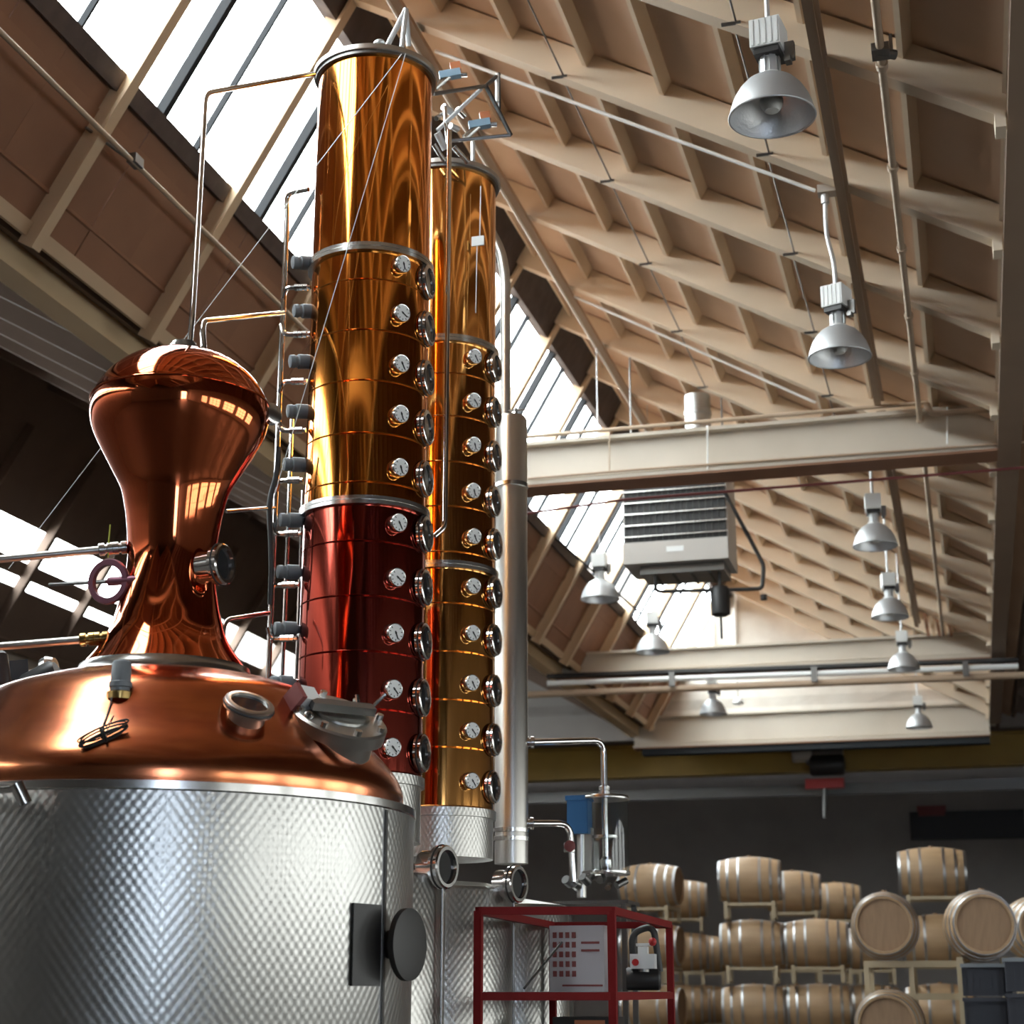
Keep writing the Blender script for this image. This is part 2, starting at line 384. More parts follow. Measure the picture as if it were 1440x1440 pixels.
# --- skylight slope
sk = thing('window_1', (SKX0, 16, SKZ0), kind='structure')
ns = Vector((math.sin(R_(60)), 0, -math.cos(R_(60))))       # into the room
def sk_pt(X, up): return Vector((X, 0, SKZ(X)))+ns*up
def skslab(X0, X1, ya, yb, u0, u1, mb=None):
    a, b = sk_pt(X0, u0), sk_pt(X1, u0); c, d = sk_pt(X1, u1), sk_pt(X0, u1); q = []; mb = mb or MB()
    for y in (ya, yb): q += [Vector((p.x, y, p.z)) for p in (a, b, c, d)]
    return mb.hexa(q)
cache = {}
def putk(name, key, mb, m, y):
    if key not in cache: cache[key] = mb().mesh(name, m, False, (0,0,0))
    return inst(name, cache[key], sk, (0, y, 0))
for k in range(KMIN-1, KMAX+1):
    y = rafY(k)
    putk('mullion', 'm', lambda: skslab(SKX0-.03, APX+.02, -.012, .012, 0, .14, skslab(SKX0-.03, APX+.02, -.05, .05, .13, .155)), M['frame'], y)
    L = (rafY(k+1) if k < KMAX else YG)-y
    for j in range(3):
        a, b_ = y+L*j/3, y+L*(j+1)/3
        if j: putk('glazing_bar', ('g', j), lambda: skslab(GLX-.02, RDX+.02, -.03 if j == 1 else -.011, .03 if j == 1 else .011, -.03, .05 if j == 1 else .02), M['bar'], a)
        putk('pane', ('p', round(L, 2)), lambda: skslab(GLX, RDX, .004, L/3-.004, -.012, -.004), M['pane'], a)
        putk('boarding', ('o', round(L, 2), j == 1), lambda: skslab(SKX0+.02, GLX-.02, .004, L/3-.004, -.05, 0 if j != 1 else .006), M['boards'], a)
yA, yZ = rafY(KMIN-1), YG
part('glazing_sill', skslab(GLX-.07, GLX+.0, yA, yZ, -.05, .06), M['ridge'], sk, smooth=False)
part('cover_strip', skslab(GLX-.19, GLX-.15, yA, yZ, 0, .012), M['boards'], sk, smooth=False)
part('ridge_board', skslab(RDX, APX+.12, yA, yZ, -.05, .10), M['ridge'], sk, smooth=False)
part('foot_rail', skslab(SKX0+.0, SKX0+.05, yA, yZ, -.05, .035), M['frame'], sk, smooth=False)
part('gutter_plate', MB().box(((XL+SKX0)/2+.06, (YB+YG)/2, GZ+.385), (SKX0-XL+.24, YG-YB, .03)), M['boards'], sk, smooth=False)
# skylight behind the camera, its rear glazing boarded over to dim the near slope
rs = MB(); rp = MB(); rb = MB(); y = yA
YS = rafY(-4); skslab(GLX, RDX, YS, yA, -.012, -.004, rp); skslab(GLX, RDX, YB, YS, -.05, 0, rb); skslab(SKX0, GLX, YB, yA, -.05, 0, rb); skslab(RDX, APX+.12, YB, yA, -.05, .1, rb)
for k in range(-12, KMIN-1):
    y = rafY(k)
    if y > YS-.1:
        skslab(SKX0, APX, y-.05, y+.05, 0, .15, rs)
        for j in (1, 2): skslab(GLX, RDX, y+RDY*j/3-.02, y+RDY*j/3+.02, -.03, .04, rs)
part('rear_bars', rs, M['frame'], sk, smooth=False)['kind'] = 'stuff'; part('rear_glass', rp, M['pane'], sk, smooth=False)
part('rear_boarding', rb, M['boards'], sk, smooth=False)
pc = sk_pt((GLX+RDX)/2, -.3); hgt = (RDX-GLX)/math.cos(R_(60))
def sky_portal(dx, y0, y1, h, c):
    d = bpy.data.lights.new('skylight_portal', 'AREA'); d.shape = 'RECTANGLE'; d.size = h; d.size_y = y1-y0; d.cycles.is_portal = True
    o = link(bpy.data.objects.new('skylight_portal', d))
    o.matrix_world = Matrix.Translation((c.x+dx, (y0+y1)/2, c.z)) @ Matrix(((math.cos(R_(60)), 0, -ns.x), (0, 1, 0), (math.sin(R_(60)), 0, -ns.z))).to_4x4()
sky_portal(0, YS, YG, hgt, pc)
dn = thing('door_1', (6.2, YB, 0), kind='structure'); part('pane', MB().box((6.2, YB-.15, 2.2), (2.4, .012, 4.4)), M['doorpane'], dn, smooth=False)
part('door_frame', MB().box((6.2, YB-.15, 2.2), (.08, .06, 4.4)).box((6.2, YB-.15, 2.1), (2.4, .06, .08)), M['bar'], dn, smooth=False)
portal('doorway_portal', (6.2, YB-.4, 2.2), (R_(-90), 0, 0), 2.4, 4.4)
# --- neighbouring bays (mostly in the dark)
def plain_bay(name, dx, glaze, y0, y1, wide=0.0, dz=0.0):
    APU = APX+dz*.5
    b = MB(); gl = MB()
    x0, x1 = SKX0+dx, APX+dx
    def sk2(Xa, Xb, u0, u1, mb): 
        q = []
        for y in (y0, y1): q += [Vector((p.x+dx, y, p.z)) for p in (sk_pt(Xa, u0), sk_pt(Xb, u0), sk_pt(Xb, u1), sk_pt(Xa, u1))]
        mb.hexa(q)
    sa, sb = (-1.1254*H, -1.1087*H) if name == 'left' else (GLX-.02, GLX-.02)
    sk2(SKX0, sa, -.05, 0, b); sk2(sb, GLX, -.05, 0, b)
    if name == 'left': sk2(sa, sb, -.012, -.004, gl)
    sk2(glaze, APU+.25, -.05, 0, b); sk2(GLX, glaze, -.012, -.004, gl)
    q = []
    for y in (y0, y1):
        a, c = slope_pt(APX-.1, RH), slope_pt(XR+.2+wide, RH); a2, c2 = slope_pt(APX-.1, RH+.08), slope_pt(XR+.2+wide, RH+.08)
        q += [Vector((p.x+dx, y, p.z+dz)) for p in (a, c, c2, a2)]
    b.hexa(q)
    for k in range(-10, 14):
        y = rafY(k)
        if y0 < y < y1:
            q = []
            for yy in (y-.055, y+.055): q += [Vector((p.x+dx, yy, p.z+dz)) for p in (slope_pt(APX, 0), slope_pt(XR+wide, 0), slope_pt(XR+wide, RH), slope_pt(APX, RH))]
            b.hexa(q)
            q = []
            for yy in (y-.05, y+.05): q += [Vector((p.x+dx, yy, p.z)) for p in (sk_pt(SKX0, 0), sk_pt(APX, 0), sk_pt(APX, .15), sk_pt(SKX0, .15))]
            b.hexa(q)
    b.box(((XL+SKX0)/2+.03+dx, (y0+y1)/2, GZ+.225), (SKX0-XL+.16, y1-y0, .03))
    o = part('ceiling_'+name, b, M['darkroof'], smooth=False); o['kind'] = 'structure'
    part('pane', gl, M['pane'], o, smooth=False)
    c = sk_pt((GLX+glaze)/2, -.3); sky_portal(dx, y0, y1, (glaze-GLX)/math.cos(R_(60)), c)
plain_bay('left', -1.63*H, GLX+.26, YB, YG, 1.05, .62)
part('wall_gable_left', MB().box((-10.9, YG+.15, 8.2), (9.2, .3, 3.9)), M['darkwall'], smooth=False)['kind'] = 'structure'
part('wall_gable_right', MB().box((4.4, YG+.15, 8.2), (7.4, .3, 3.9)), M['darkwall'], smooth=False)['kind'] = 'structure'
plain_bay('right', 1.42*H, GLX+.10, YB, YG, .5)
girder_y('girder_far_left', XL-1.63*H, YB, YG, M['girder'], .32, -1)
# back room beyond the gable: low dark ceiling
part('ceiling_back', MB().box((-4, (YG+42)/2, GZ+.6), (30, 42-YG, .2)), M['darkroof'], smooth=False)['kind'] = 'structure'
# ================================================================== POT STILL (kettle + onion helmet)
KB, KD = R_(-26.97), 6.72
K = Vector((math.sin(KB)*KD, math.cos(KB)*KD))
TR = .1489*KD                                       # tank radius
k0 = thing('pot_still', (K.x, K.y, 0), 'large copper pot still with onion-shaped helmet on a quilted stainless steel tank', 'still')
kb3 = lambda z: (K.x, K.y, z)
near = K-K.normalized()*TR
zr = zline((near.x, near.y), 1096)                  # tank rim height
NL = 128
part('tank_body', MB().lathe([(TR-.03,.12),(TR,.16),(TR,zr-.03)], kb3(0), n=NL, uv=True), M['dimple'], k0)
part('tank_foot', MB().lathe([(TR-.08,0),(TR-.08,.14)], kb3(0), n=48), M['steeldark'], k0)
part('tank_rim', MB().lathe([(TR+.001,zr-.035),(TR+.006,zr-.03),(TR+.006,zr-.003),(TR-.004,zr),(TR-.03,zr),(TR-.034,zr-.02)], kb3(0), n=NL, cap0=False, cap1=False), M['steel'], k0)
part('tank_seam', MB().bar(kb3(0)+Vector((0,0,0)) if False else (K.x+TR*math.cos(R_(-8)), K.y+TR*math.sin(R_(-8)), .3), (K.x+TR*math.cos(R_(-8)), K.y+TR*math.sin(R_(-8)), zr-.04), .012, .02, up=Vector((0,1,0))), M['steeldark'], k0, smooth=False)
def prof_left(pts, b0=KB, d=KD, xy=K):
    out = []
    for x, y in pts: out.append((math.sin(abs(bearing(x, y)-b0))*d, zline(xy, y)))
    return out
def spline(pts, n):                                  # Catmull-Rom through (r, z)
    P = [pts[0]]+pts+[pts[-1]]; out = []
    for i in range(1, len(P)-2):
        for k in range(n):
            t = k/n; a = [.5*(2*P[i][j]+(P[i+1][j]-P[i-1][j])*t+(2*P[i-1][j]-5*P[i][j]+4*P[i+1][j]-P[i+2][j])*t*t+(3*P[i][j]-P[i-1][j]-3*P[i+1][j]+P[i+2][j])*t**3) for j in (0, 1)]
            out.append(tuple(a))
    out.append(pts[-1]); return out
zfl = zline(K, 957)                                  # helmet flange
# dome: from below the rim up to the flange (silhouette picks on the right, then an even shoulder)
dome = [(.90, zr-.14), (.935, zr-.06), (.955, zr+.02)]+prof_left([(565,1110),(552,1086),(522,1052)])
dome = [(r, z) for r, z in dome]+[(.70, zfl-.115), (.54, zfl-.045), (.40, zfl-.008), (.325, zfl)]
part('copper_dome', MB().lathe(spline(dome, 6), kb3(0), n=NL, cap0=False, cap1=False), M['copperpot'], k0, angle=60)
part('helmet_flange', MB().lathe([(.325,zfl-.01),(.345,zfl-.008),(.345,zfl+.020),(.34,zfl+.026),(.335,zfl+.045),(.31,zfl+.05)], kb3(0), n=96, cap0=False, cap1=False), M['steel'], k0)
hl = prof_left([(119.8,947.5),(145,904),(158.7,874),(168,845),(175,815),(179,785),(178.5,757),(177,735),(174.8,716.6),(169,689),(156.5,664),(140.4,634),(128.5,609),(124.4,588),(126.5,570)])
hu = prof_left([(128,566),(136,551.7),(152,533),(177,515),(204.6,503.5),(231,498.5)])
hl[0] = (.325, zfl+.045)
part('helmet_lower_bowl', MB().lathe(spline(hl, 5), kb3(0), n=96, cap0=False, cap1=False), M['copperonion'], k0, angle=60)
zs = hl[-1][1]
part('helmet_cap', MB().lathe(spline([(hl[-1][0]-.004, zs)]+hu+[(.03, hu[-1][1]+.012)], 5), kb3(0), n=96, cap0=False), M['copperonion'], k0, angle=60)
part('helmet_seam', MB().torus(kb3(zs+.003), (0,0,1), hl[-1][0]+.001, .0045, 96, 6), M['copperonion'], k0)
zt = hu[-1][1]
part('top_union', MB().lathe([(.062,zt-.02),(.062,zt+.035),(.052,zt+.04),(.052,zt+.05),(.03,zt+.055)], kb3(0), n=20), M['steel'], k0)
def onsurf(x, y, dist): return PD(x, y, dist)
def sightglass(name, c, nrm, rad, depth, parent, m_ring=None, base=None):
    """flanged porthole: neck, clamp ring, bezel and glass"""
    c, nrm = Vector(c), Vector(nrm).normalized(); m_ring = m_ring or M['chrome']
    p = part(name, MB().lathe([(rad*.78,-depth),(rad*.78,-.4*depth),(rad,-.38*depth),(rad,-.05*depth),(rad*.93,0),(rad*.78,0),(rad*.76,-.12*depth)], c, nrm, 28, cap1=False), m_ring, parent, loc=c)
    part('glass', MB().lathe([(rad*.77,-.2*depth),(rad*.77,-.12*depth)], c, nrm, 24), M['sight'], p, loc=c)
    part('gasket', MB().torus(c-nrm*depth*.22, nrm, rad*1.0, rad*.05, 28, 6), M['black'], p, loc=c)
    return p
# neck porthole, right-hand gauge disc on the seam, pull ring on the left of the neck
d0 = KD-.12
sightglass('neck_porthole', PD(318,793,d0-.05), (.985,-.10,.03), .083, .11, k0)
c = PD(385,581,KD-.02); part('seam_disc', MB().lathe([(.042,-.03),(.046,-.025),(.046,0),(.035,.006)], c, (.9,-.42,.1), 24), M['steel'], k0)
c = PD(153,818,KD-.05); part('side_ring', MB().lathe([(.066,-.012),(.088,-.012),(.093,0),(.088,.012),(.066,.012),(.066,-.012)], c, (-.05,-.98,-.1), 36, cap0=False, cap1=False), M['pink'], k0)
part('side_ring_stub', MB().cyl(c, c+Vector((.16,.0,0)), .018, n=10), M['pink'], k0)
# dome fittings
def dome_pt(x, y):                     # first hit of the pixel ray with the dome profile
    r = ray(x, y); pr = spline(dome, 6); t = 3.0
    while t < 9:
        q = EYE+r*t; rr = math.hypot(q.x-K.x, q.y-K.y)
        for (r0, z0), (r1, z1) in zip(pr, pr[1:]):
            if z0 <= q.z <= z1 and rr < r0+(r1-r0)*(q.z-z0)/max(z1-z0, 1e-6):
                n = Vector(((q.x-K.x)/rr*(z1-z0), (q.y-K.y)/rr*(z1-z0), r0-r1)).normalized(); return q, n
        t += .01
    return PD(x, y, KD), Vector((0,0,1))
q, nq = dome_pt(344, 1002); sightglass('dome_sight_glass', q+nq*.055, nq.lerp(Vector((0,0,1)), .35), .090, .075, k0, M['steelbrush'])
q, nq = dome_pt(169, 972)
sn = part('level_sensor', MB().lathe([(.034,-.02),(.034,.012),(.040,.014),(.040,.03),(.036,.034),(.033,.10),(.027,.108),(.012,.112)], q, (0,0,1), 20), M['greycast'], k0, loc=q)
part('sensor_base', MB().lathe([(.046,-.03),(.046,-.005),(.036,0)], q, (0,0,1), 20), M['brass'], sn, loc=q)
# manhole: hinged round lid tilted towards the viewer's right, with glass dome window, bolts and handle
q, nq = dome_pt(470, 1030); nm = Vector((.42,-.36,.83)).normalized(); cm = q+nm*.035
mh = part('manhole', MB().lathe([(.155,-.09),(.155,-.02),(.185,-.018),(.185,.028),(.176,.036),(.10,.038),(.095,.046)], cm, nm, 48), M['steelbrush'], k0, loc=cm)
a_, b_ = frame(nm)
part('lid_window', MB().lathe([(.11,.036),(.11,.05),(.098,.056),(.09,.05),(.0,.05)], cm, nm, 32), M['glass'], mh, loc=cm)
part('lid_grip', MB().bar(cm+nm*.07-a_*.13, cm+nm*.07+a_*.13, .05, .03, up=nm), M['steeldark'], mh, loc=cm, smooth=False)
for i in range(8):
    t = 2*math.pi*i/8; p = cm+(a_*math.cos(t)+b_*math.sin(t))*.166+nm*.036
    part('clamp_bolt', MB().cyl(p, p+nm*.02, .014, n=8), M['steel'], mh, loc=cm)
hp = PD(505,1003,KD-.45)
part('lid_lever', MB().tube([hp+Vector((0,0,-.05)), hp, hp+Vector((-.01,0,.07))], .008, 8).tube([hp, hp+Vector((.05,0,.02)), hp+Vector((.10,.01,.07))], .007, 8), M['chrome'], mh, loc=cm)
# warning plate fixed beside the manhole
q2, n2 = dome_pt(418, 992); a2, b2 = frame(n2)
hp2 = part('hinge_block', MB().bar(q2-a2*.05+n2*.03, q2+a2*.05+n2*.03, .07, .08, up=n2), M['white'], k0, loc=q2, smooth=False)
part('label_band', MB().bar(q2-a2*.052+n2*.035, q2-a2*.03+n2*.035, .073, .084, up=n2), M['print'], hp2, loc=q2, smooth=False)
q3, n3 = dome_pt(425, 1018); part('drain_cock', MB().cyl(q3, q3+n3*.04, .016, n=12).torus(q3+n3*.04, (.3,-.9,.1), .014, .006, 16, 6), M['steel'], k0, loc=q3)
# round burner cover and a thin flat dark plate low on the right of the tank
cd = PD(577,1328,6.2); nd = Vector((.985,-.17,0)).normalized()
bc = part('round_cover', MB().lathe([(.05,-.12),(.05,-.03),(.127,-.022),(.127,.0),(.10,.004)], cd, nd, 36), M['blackpaint'], k0, loc=cd)
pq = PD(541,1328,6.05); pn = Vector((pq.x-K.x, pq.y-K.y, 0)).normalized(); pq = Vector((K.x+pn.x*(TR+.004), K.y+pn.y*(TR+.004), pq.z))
part('dark_plate', MB().bar(pq-Vector((0,0,.14)), pq+Vector((0,0,.14)), .17, .008, up=Vector((-pn.y,pn.x,0)).cross(Vector((0,0,1)))), M['blackpaint'], k0, smooth=False)
# swivel clamp on the rim at the left
cp = PD(22,1108,5.70); part('rim_clamp', MB().tube([cp+Vector((-.25,.06,.005)), cp, cp+Vector((.02,.02,-.02))], .016, 10).cyl(cp+Vector((.0,0,.014)), cp+Vector((.03,.02,-.05)), .022, n=12), M['steel'], k0)
# sensor cable bundle lying on the dome
q, nq = dome_pt(165, 1030)
cb = thing('cable_bundle', q, 'tied bundle of thin black cable hanging on the copper dome from the grey sensor', 'cable')
ctr, n_ = dome_pt(147, 1043); e_, u_ = frame(n_); pL, pR = dome_pt(108, 1058)[0], dome_pt(186, 1026)[0]
ax_ = (pR-pL); up_ = n_
co = MB()
for j in range(7):
    a = random.uniform(.75, 1.05); hgt_ = random.uniform(.010, .024); ctr_ = (pL+pR)/2+n_*(.016+.004*j)+Vector((0,0,random.uniform(-.006,.006)))
    co.tube([ctr_+ax_*(.5*a*math.cos(t))+Vector((0,0,1))*(hgt_*math.sin(t)) for t in (2*math.pi*i/20 for i in range(20))], .0032, 6, closed=True)
part('coil', co, M['black'], cb)
part('tie', MB().torus((pL+pR)/2+n_*.028, ax_, .022, .006, 16, 6), M['black'], cb)
tp = dome_pt(158, 985)[0]
part('lead', MB().tube([tp+Vector((.0,0,.03)), tp+Vector((.004,-.02,-.02)), dome_pt(150,1010)[0]+n_*.006, dome_pt(142,1032)[0]+n_*.01], .0032, 6).tube([dome_pt(160,1008)[0]+n_*.006, dome_pt(147,1030)[0]+n_*.01], .002, 6), M['black'], cb)
# ================================================================== DISTILLATION COLUMNS
def column(name, label, brg, d, r, ytop, flanges, seams, ybot, ybase, gaug, ports, mats, tankr, ytank):
    A = Vector((math.sin(brg)*d, math.cos(brg)*d)); V = A.normalized(); nr = A-V*r
    zf = lambda y: zline((nr.x, nr.y), y)
    face = lambda phi: Vector((-V.x*math.cos(phi)+V.y*math.sin(phi), -V.y*math.cos(phi)-V.x*math.sin(phi), 0))
    t = thing(name, (A.x, A.y, 0), label, 'column')
    c3 = (A.x, A.y, 0); n = 72
    ztop, zbot = zf(ytop), zf(ybot)
    cuts = [ztop]+[zf(y) for y in seams]+[zbot]
    zfl = [zf(y) for y in flanges]
    for a, b in zip(cuts, cuts[1:]):
        m = mats[0]
        for zlim, mm in mats[1]:
            if a <= zf(zlim)+.02: m = mm
        part('copper_section', MB().lathe([(r-.005,b),(r,b+.005),(r,a-.005),(r-.005,a)], c3, n=n, cap0=False, cap1=False), m, t, angle=20)
    for z in zfl:
        part('flange_ring', MB().lathe([(r-.01,z-.022),(r+.022,z-.020),(r+.022,z-.002),(r+.018,z),(r+.022,z+.002),(r+.022,z+.020),(r-.01,z+.022)], c3, n=n, cap0=False, cap1=False), M['steel'], t)
    part('top_plate', MB().lathe([(r+.024,ztop-.008),(r+.028,ztop-.004),(r+.028,ztop+.022),(r+.02,ztop+.026),(r*.5,ztop+.05),(.02,ztop+.06)], c3, n=n), M['steelbrush'], t)
    part('top_gasket', MB().lathe([(r-.002,ztop-.026),(r+.018,ztop-.026),(r+.018,ztop-.008),(r-.002,ztop-.008)], c3, n=n, cap0=False, cap1=False), M['steeldark'], t)
    zb = zf(ybase)
    part('steel_base', MB().lathe([(r-.004,zb-.02),(r-.004,zbot-.05),(r+.012,zbot-.048),(r+.012,zbot-.004),(r-.006,zbot)], c3, n=n, uv=True), M['dimple2'], t)
    zk = ytank
    part('lower_tank', MB().lathe([(tankr-.02,.1),(tankr,.13),(tankr,zk-.02),(tankr-.012,zk),(r*.9,zk+.03)], c3, n=n, uv=True), M['dimple2'], t)
    for i in range(3):
        f = face(R_(20+120*i)); part('foot', MB().cyl((A.x+f.x*tankr*.8, A.y+f.y*tankr*.8, 0), (A.x+f.x*tankr*.8, A.y+f.y*tankr*.8, .13), .03, n=10), M['steel'], t)
    for (x, y) in gaug:
        phi = R_(34); f = face(phi); f.z = -.06; f.normalize(); g = PD(x, y, d-r*math.cos(phi)-.05)
        p = part('gauge', MB().lathe([(.012,-.10),(.012,-.045),(.043,-.042),(.046,-.038),(.046,-.004),(.044,.001),(.041,0)], g, f, 24, cap1=False), M['steel'], t, loc=g)
        part('dial', MB().lathe([(.042,-.006),(.042,-.001)], g, f, 24), M['dial'], p, loc=g)
        a, b = frame(f); th = R_(-50+random.uniform(-25, 25)); dr = a*math.cos(th)+b*math.sin(th)
        tk = MB()
        for q_ in range(9):
            ta = R_(-225+q_*33.75); td = a*math.cos(ta)+b*math.sin(ta); tk.bar(g+td*.029, g+td*.037, .0035, .0016, up=f)
        part('tick_marks', tk, M['ink'], p, loc=g, smooth=False)
        part('needle', MB().bar(g-dr*.010+f*.001, g+dr*.030+f*.001, .006, .002, up=f).cyl(g-f*.001, g+f*.002, .005, n=8), M['ink'], p, loc=g, smooth=False)
    for (x, y) in ports:
        phi = R_(70); f = face(phi); g = PD(x+3, y, d-r*math.cos(phi)-.01)
        sightglass('sight_glass', g, f, .088, .10, t)
    return t, A, face, zf
C1 = column('distillation_column', 'tall copper column, amber above and deep red below, with gauges, beside the pot still', R_(-20.33), 7.94, .300, 70,
  [347, 703], [347,392,463,534,608,677,703,760,837,915,996], 1083, 1172,
  [(568,371),(567,440),(566,511),(565,582),(564,657),(562,735),(560,812),(557,890),(555,969),(553,1051)],
  [(603,396),(603,462),(602,531),(601,601),(600,673),(600,751),(599,826),(598,902),(596,981),(596,1059)],
  (M['copper'], [(703, M['copperred'])]), .415, 1.96)
C2 = column('distillation_column', 'golden copper column with gauges standing behind the taller amber and red column', R_(-17.56), 9.29, .300, 229,
  [475, 793], [475,524,584,648,711,775,793,847,915,983,1050], 1133, 1198,
  [(669,501),(668,563),(668,625),(667,690),(668,754),(667,824),(666,890),(665,960),(665,1027),(665,1098)],
  [(697,516),(697,579),(697,641),(696,705),(698,765),(698,833),(697,900),(697,971),(697,1040),(695,1107)],
  (M['copper2'], []), .405, 1.98)
sightglass('tank_sight_glass', PD(630,1219,7.74), (.965,-.26,0), .098, .13, C1[0])
sightglass('tank_sight_glass', PD(731,1243,9.05), (.965,-.26,0), .098, .13, C2[0])
for T, x, y0, d in ((C1, 622, 1246, 7.75), (C2, 722, 1268, 9.05)):
    a = PD(x, y0, d); part('drip_tube', MB().tube([a, (a.x, a.y, .3)], .007, 8), M['steeldark'], T[0])
# white name plate hung on the second column
a = PD(672, 339, 9.29-.30); part('tag_plate', MB().box(a, (.075, .01, .06)), M['white'], C2[0], smooth=False)
part('tag_string', MB().tube([a+Vector((.012,0,.03)), PD(676,262,9.29-.30)], .003, 5).tube([a+Vector((-.005,0,-.03)), PD(669,440,9.29-.31)], .003, 5), M['white'], C2[0])
# actuated valves and copper elbows up the left flank of the first column
A1 = C1[1]; d1 = 7.94
for i, (x, y) in enumerate([(427,371),(429,439),(424,510),(421,580),(416,655),(411,733),(408,806),(404,886),(399,962)]):
    e = PD(x+16, y-1, d1-.02); q = PD(x-16, y-2, d1-.05); u = (q-e).normalized()
    vt = part('valve_actuator', MB().lathe([(.020,0),(.024,.012),(.036,.016),(.037,.075),(.031,.08),(.031,.092),(.034,.096),(.032,.118),(.02,.122)], e, u, 20), M['greycast'], C1[0], loc=e)
    part('valve_body', MB().lathe([(.030,-.035),(.030,-.02),(.022,-.018),(.022,0)], e, u, 16), M['chrome'], vt, loc=e)
    b3 = Vector((A1.x, A1.y, e.z)); w_ = (b3-e); w_.z = 0; w_.normalize()
    part('copper_elbow', MB().tube([e-u*.02, e-u*.055, e-u*.06+w_*.10+Vector((0,0,-.03))], .030, 12, bend=.05), M['copperonion'] if i > 4 else M['copper'], vt, loc=e)
# ---- condenser: slim grey cylinder behind the columns
CB_, CD_ = R_(-15.12), 9.95
A3 = Vector((math.sin(CB_)*CD_, math.cos(CB_)*CD_)); r3 = .0099*CD_; c3 = (A3.x, A3.y, 0)
cn = thing('condenser', (A3.x, A3.y, 0), 'slim brushed steel condenser tube right of the golden copper column', 'condenser')
zt3, zb3 = zline(A3, 587), zline(A3, 1215)
part('shell', MB().lathe([(r3,zb3),(r3,zt3-.02),(r3-.012,zt3)], c3, n=40), M['steelbrush'], cn)
for y in (684, 1168, 1180): z = zline(A3, y); part('clamp_band', MB().lathe([(r3,z-.014),(r3+.006,z-.012),(r3+.006,z+.012),(r3,z+.014)], c3, n=40, cap0=False, cap1=False), M['steel'], cn)
part('vent_valve', MB().tube([(A3.x+.03,A3.y,zt3-.02),(A3.x+.03,A3.y,zt3+.06)], .008, 8).tube([(A3.x-.02,A3.y,zt3+.045),(A3.x+.09,A3.y,zt3+.045)], .006, 8), M['steeldark'], cn)
part('lower_tank', MB().lathe([(.31,.1),(.33,.13),(.33,1.90),(.315,1.925),(.05,1.97)], c3, n=64, uv=True), M['dimple2'], cn)
for i in range(3): part('foot', MB().cyl((A3.x+.25*math.cos(i*2.1), A3.y+.25*math.sin(i*2.1), 0), (A3.x+.25*math.cos(i*2.1), A3.y+.25*math.sin(i*2.1), .13), .03, n=10), M['steel'], cn)
# ---- copper vent pipe with bends behind the second column (pale arch beside it)
vp = thing('vent_pipe', PD(709,690,10.3), 'wide pale steel vent pipe bending down behind the golden copper column', 'pipe')
part('pipe_run', MB().tube([PD(690,325,10.3), PD(704,352,10.3), PD(711,390,10.3), (PD(711,390,10.3).x, PD(711,390,10.3).y, zline(PD(711,390,10.3), 620))], .034, 12, bend=.1), M['steelbrush'], vp)
# ================================================================== PIPEWORK ROUND THE STILLS
def pipe(name, label, pts, r, m, bend=.06, n=10, fit=(), cat='pipe', group=None, fm=None):
    P = [Vector(p) for p in pts]
    t = thing(name, P[0], label, cat, group)
    part('tube', MB().tube(P, r, n, bend=bend), m, t)
    for (p, u) in fit:
        p = Vector(p); u = Vector(u).normalized()
        part('coupling', MB().lathe([(r*1.25,-.03),(r*1.7,-.026),(r*1.7,-.006),(r*1.25,-.004),(r*1.25,.004),(r*1.7,.006),(r*1.7,.026),(r*1.25,.03)], p, u, 14), fm or M['steel'], t, loc=p)
    return t
top = Vector((K.x, K.y, zt+.05))
u1 = PD(289,131,KD+.25)
pipe('vapour_pipe', 'thin steel pipe rising from the onion helmet and crossing to the tall column top', [PD(267,487,KD), PD(271,440,KD), u1, PD(441,104,7.75)], .0125, M['chrome'], bend=.06)
pipe('reflux_pipe', 'short bent steel pipe from the onion helmet cap to the column side pipes', [PD(287,492,KD), PD(284,452,KD), PD(398,440,7.80)], .013, M['chrome'], bend=.09)
for y0, y1, xe, dd, lab in ((787, 770, 176, KD-.02, 'upper'), (909, 897, 150, KD-.05, 'lower')):
    a, b = PD(-40, y0+3, KD+.05), PD(xe, y1, dd); u = (b-a)
    pipe('feed_pipe', 'steel feed pipe with union nuts entering the %s' % ('slim waist of the copper helmet' if lab == 'upper' else 'flared foot of the copper helmet'), [a, b], .016, M['steelbrush'],
         fit=((b-u.normalized()*.075, u), (b-u.normalized()*.02, u)), fm=M['brass'] if lab == 'lower' else M['steel'])
pipe('thin_rod', 'thin dark rod running into the purple ring beside the helmet waist', [PD(70,822,KD+.4), PD(150,818,KD+.0)], .008, M['steeldark'], cat='rod')
pipe('ground_wire', 'short yellow green wire clipped to the upper feed pipe', [PD(155,738,KD-.02), PD(153,760,KD-.03), PD(152,784,KD-.03)], .0035, M['lime'], bend=0, n=6, cat='wire')
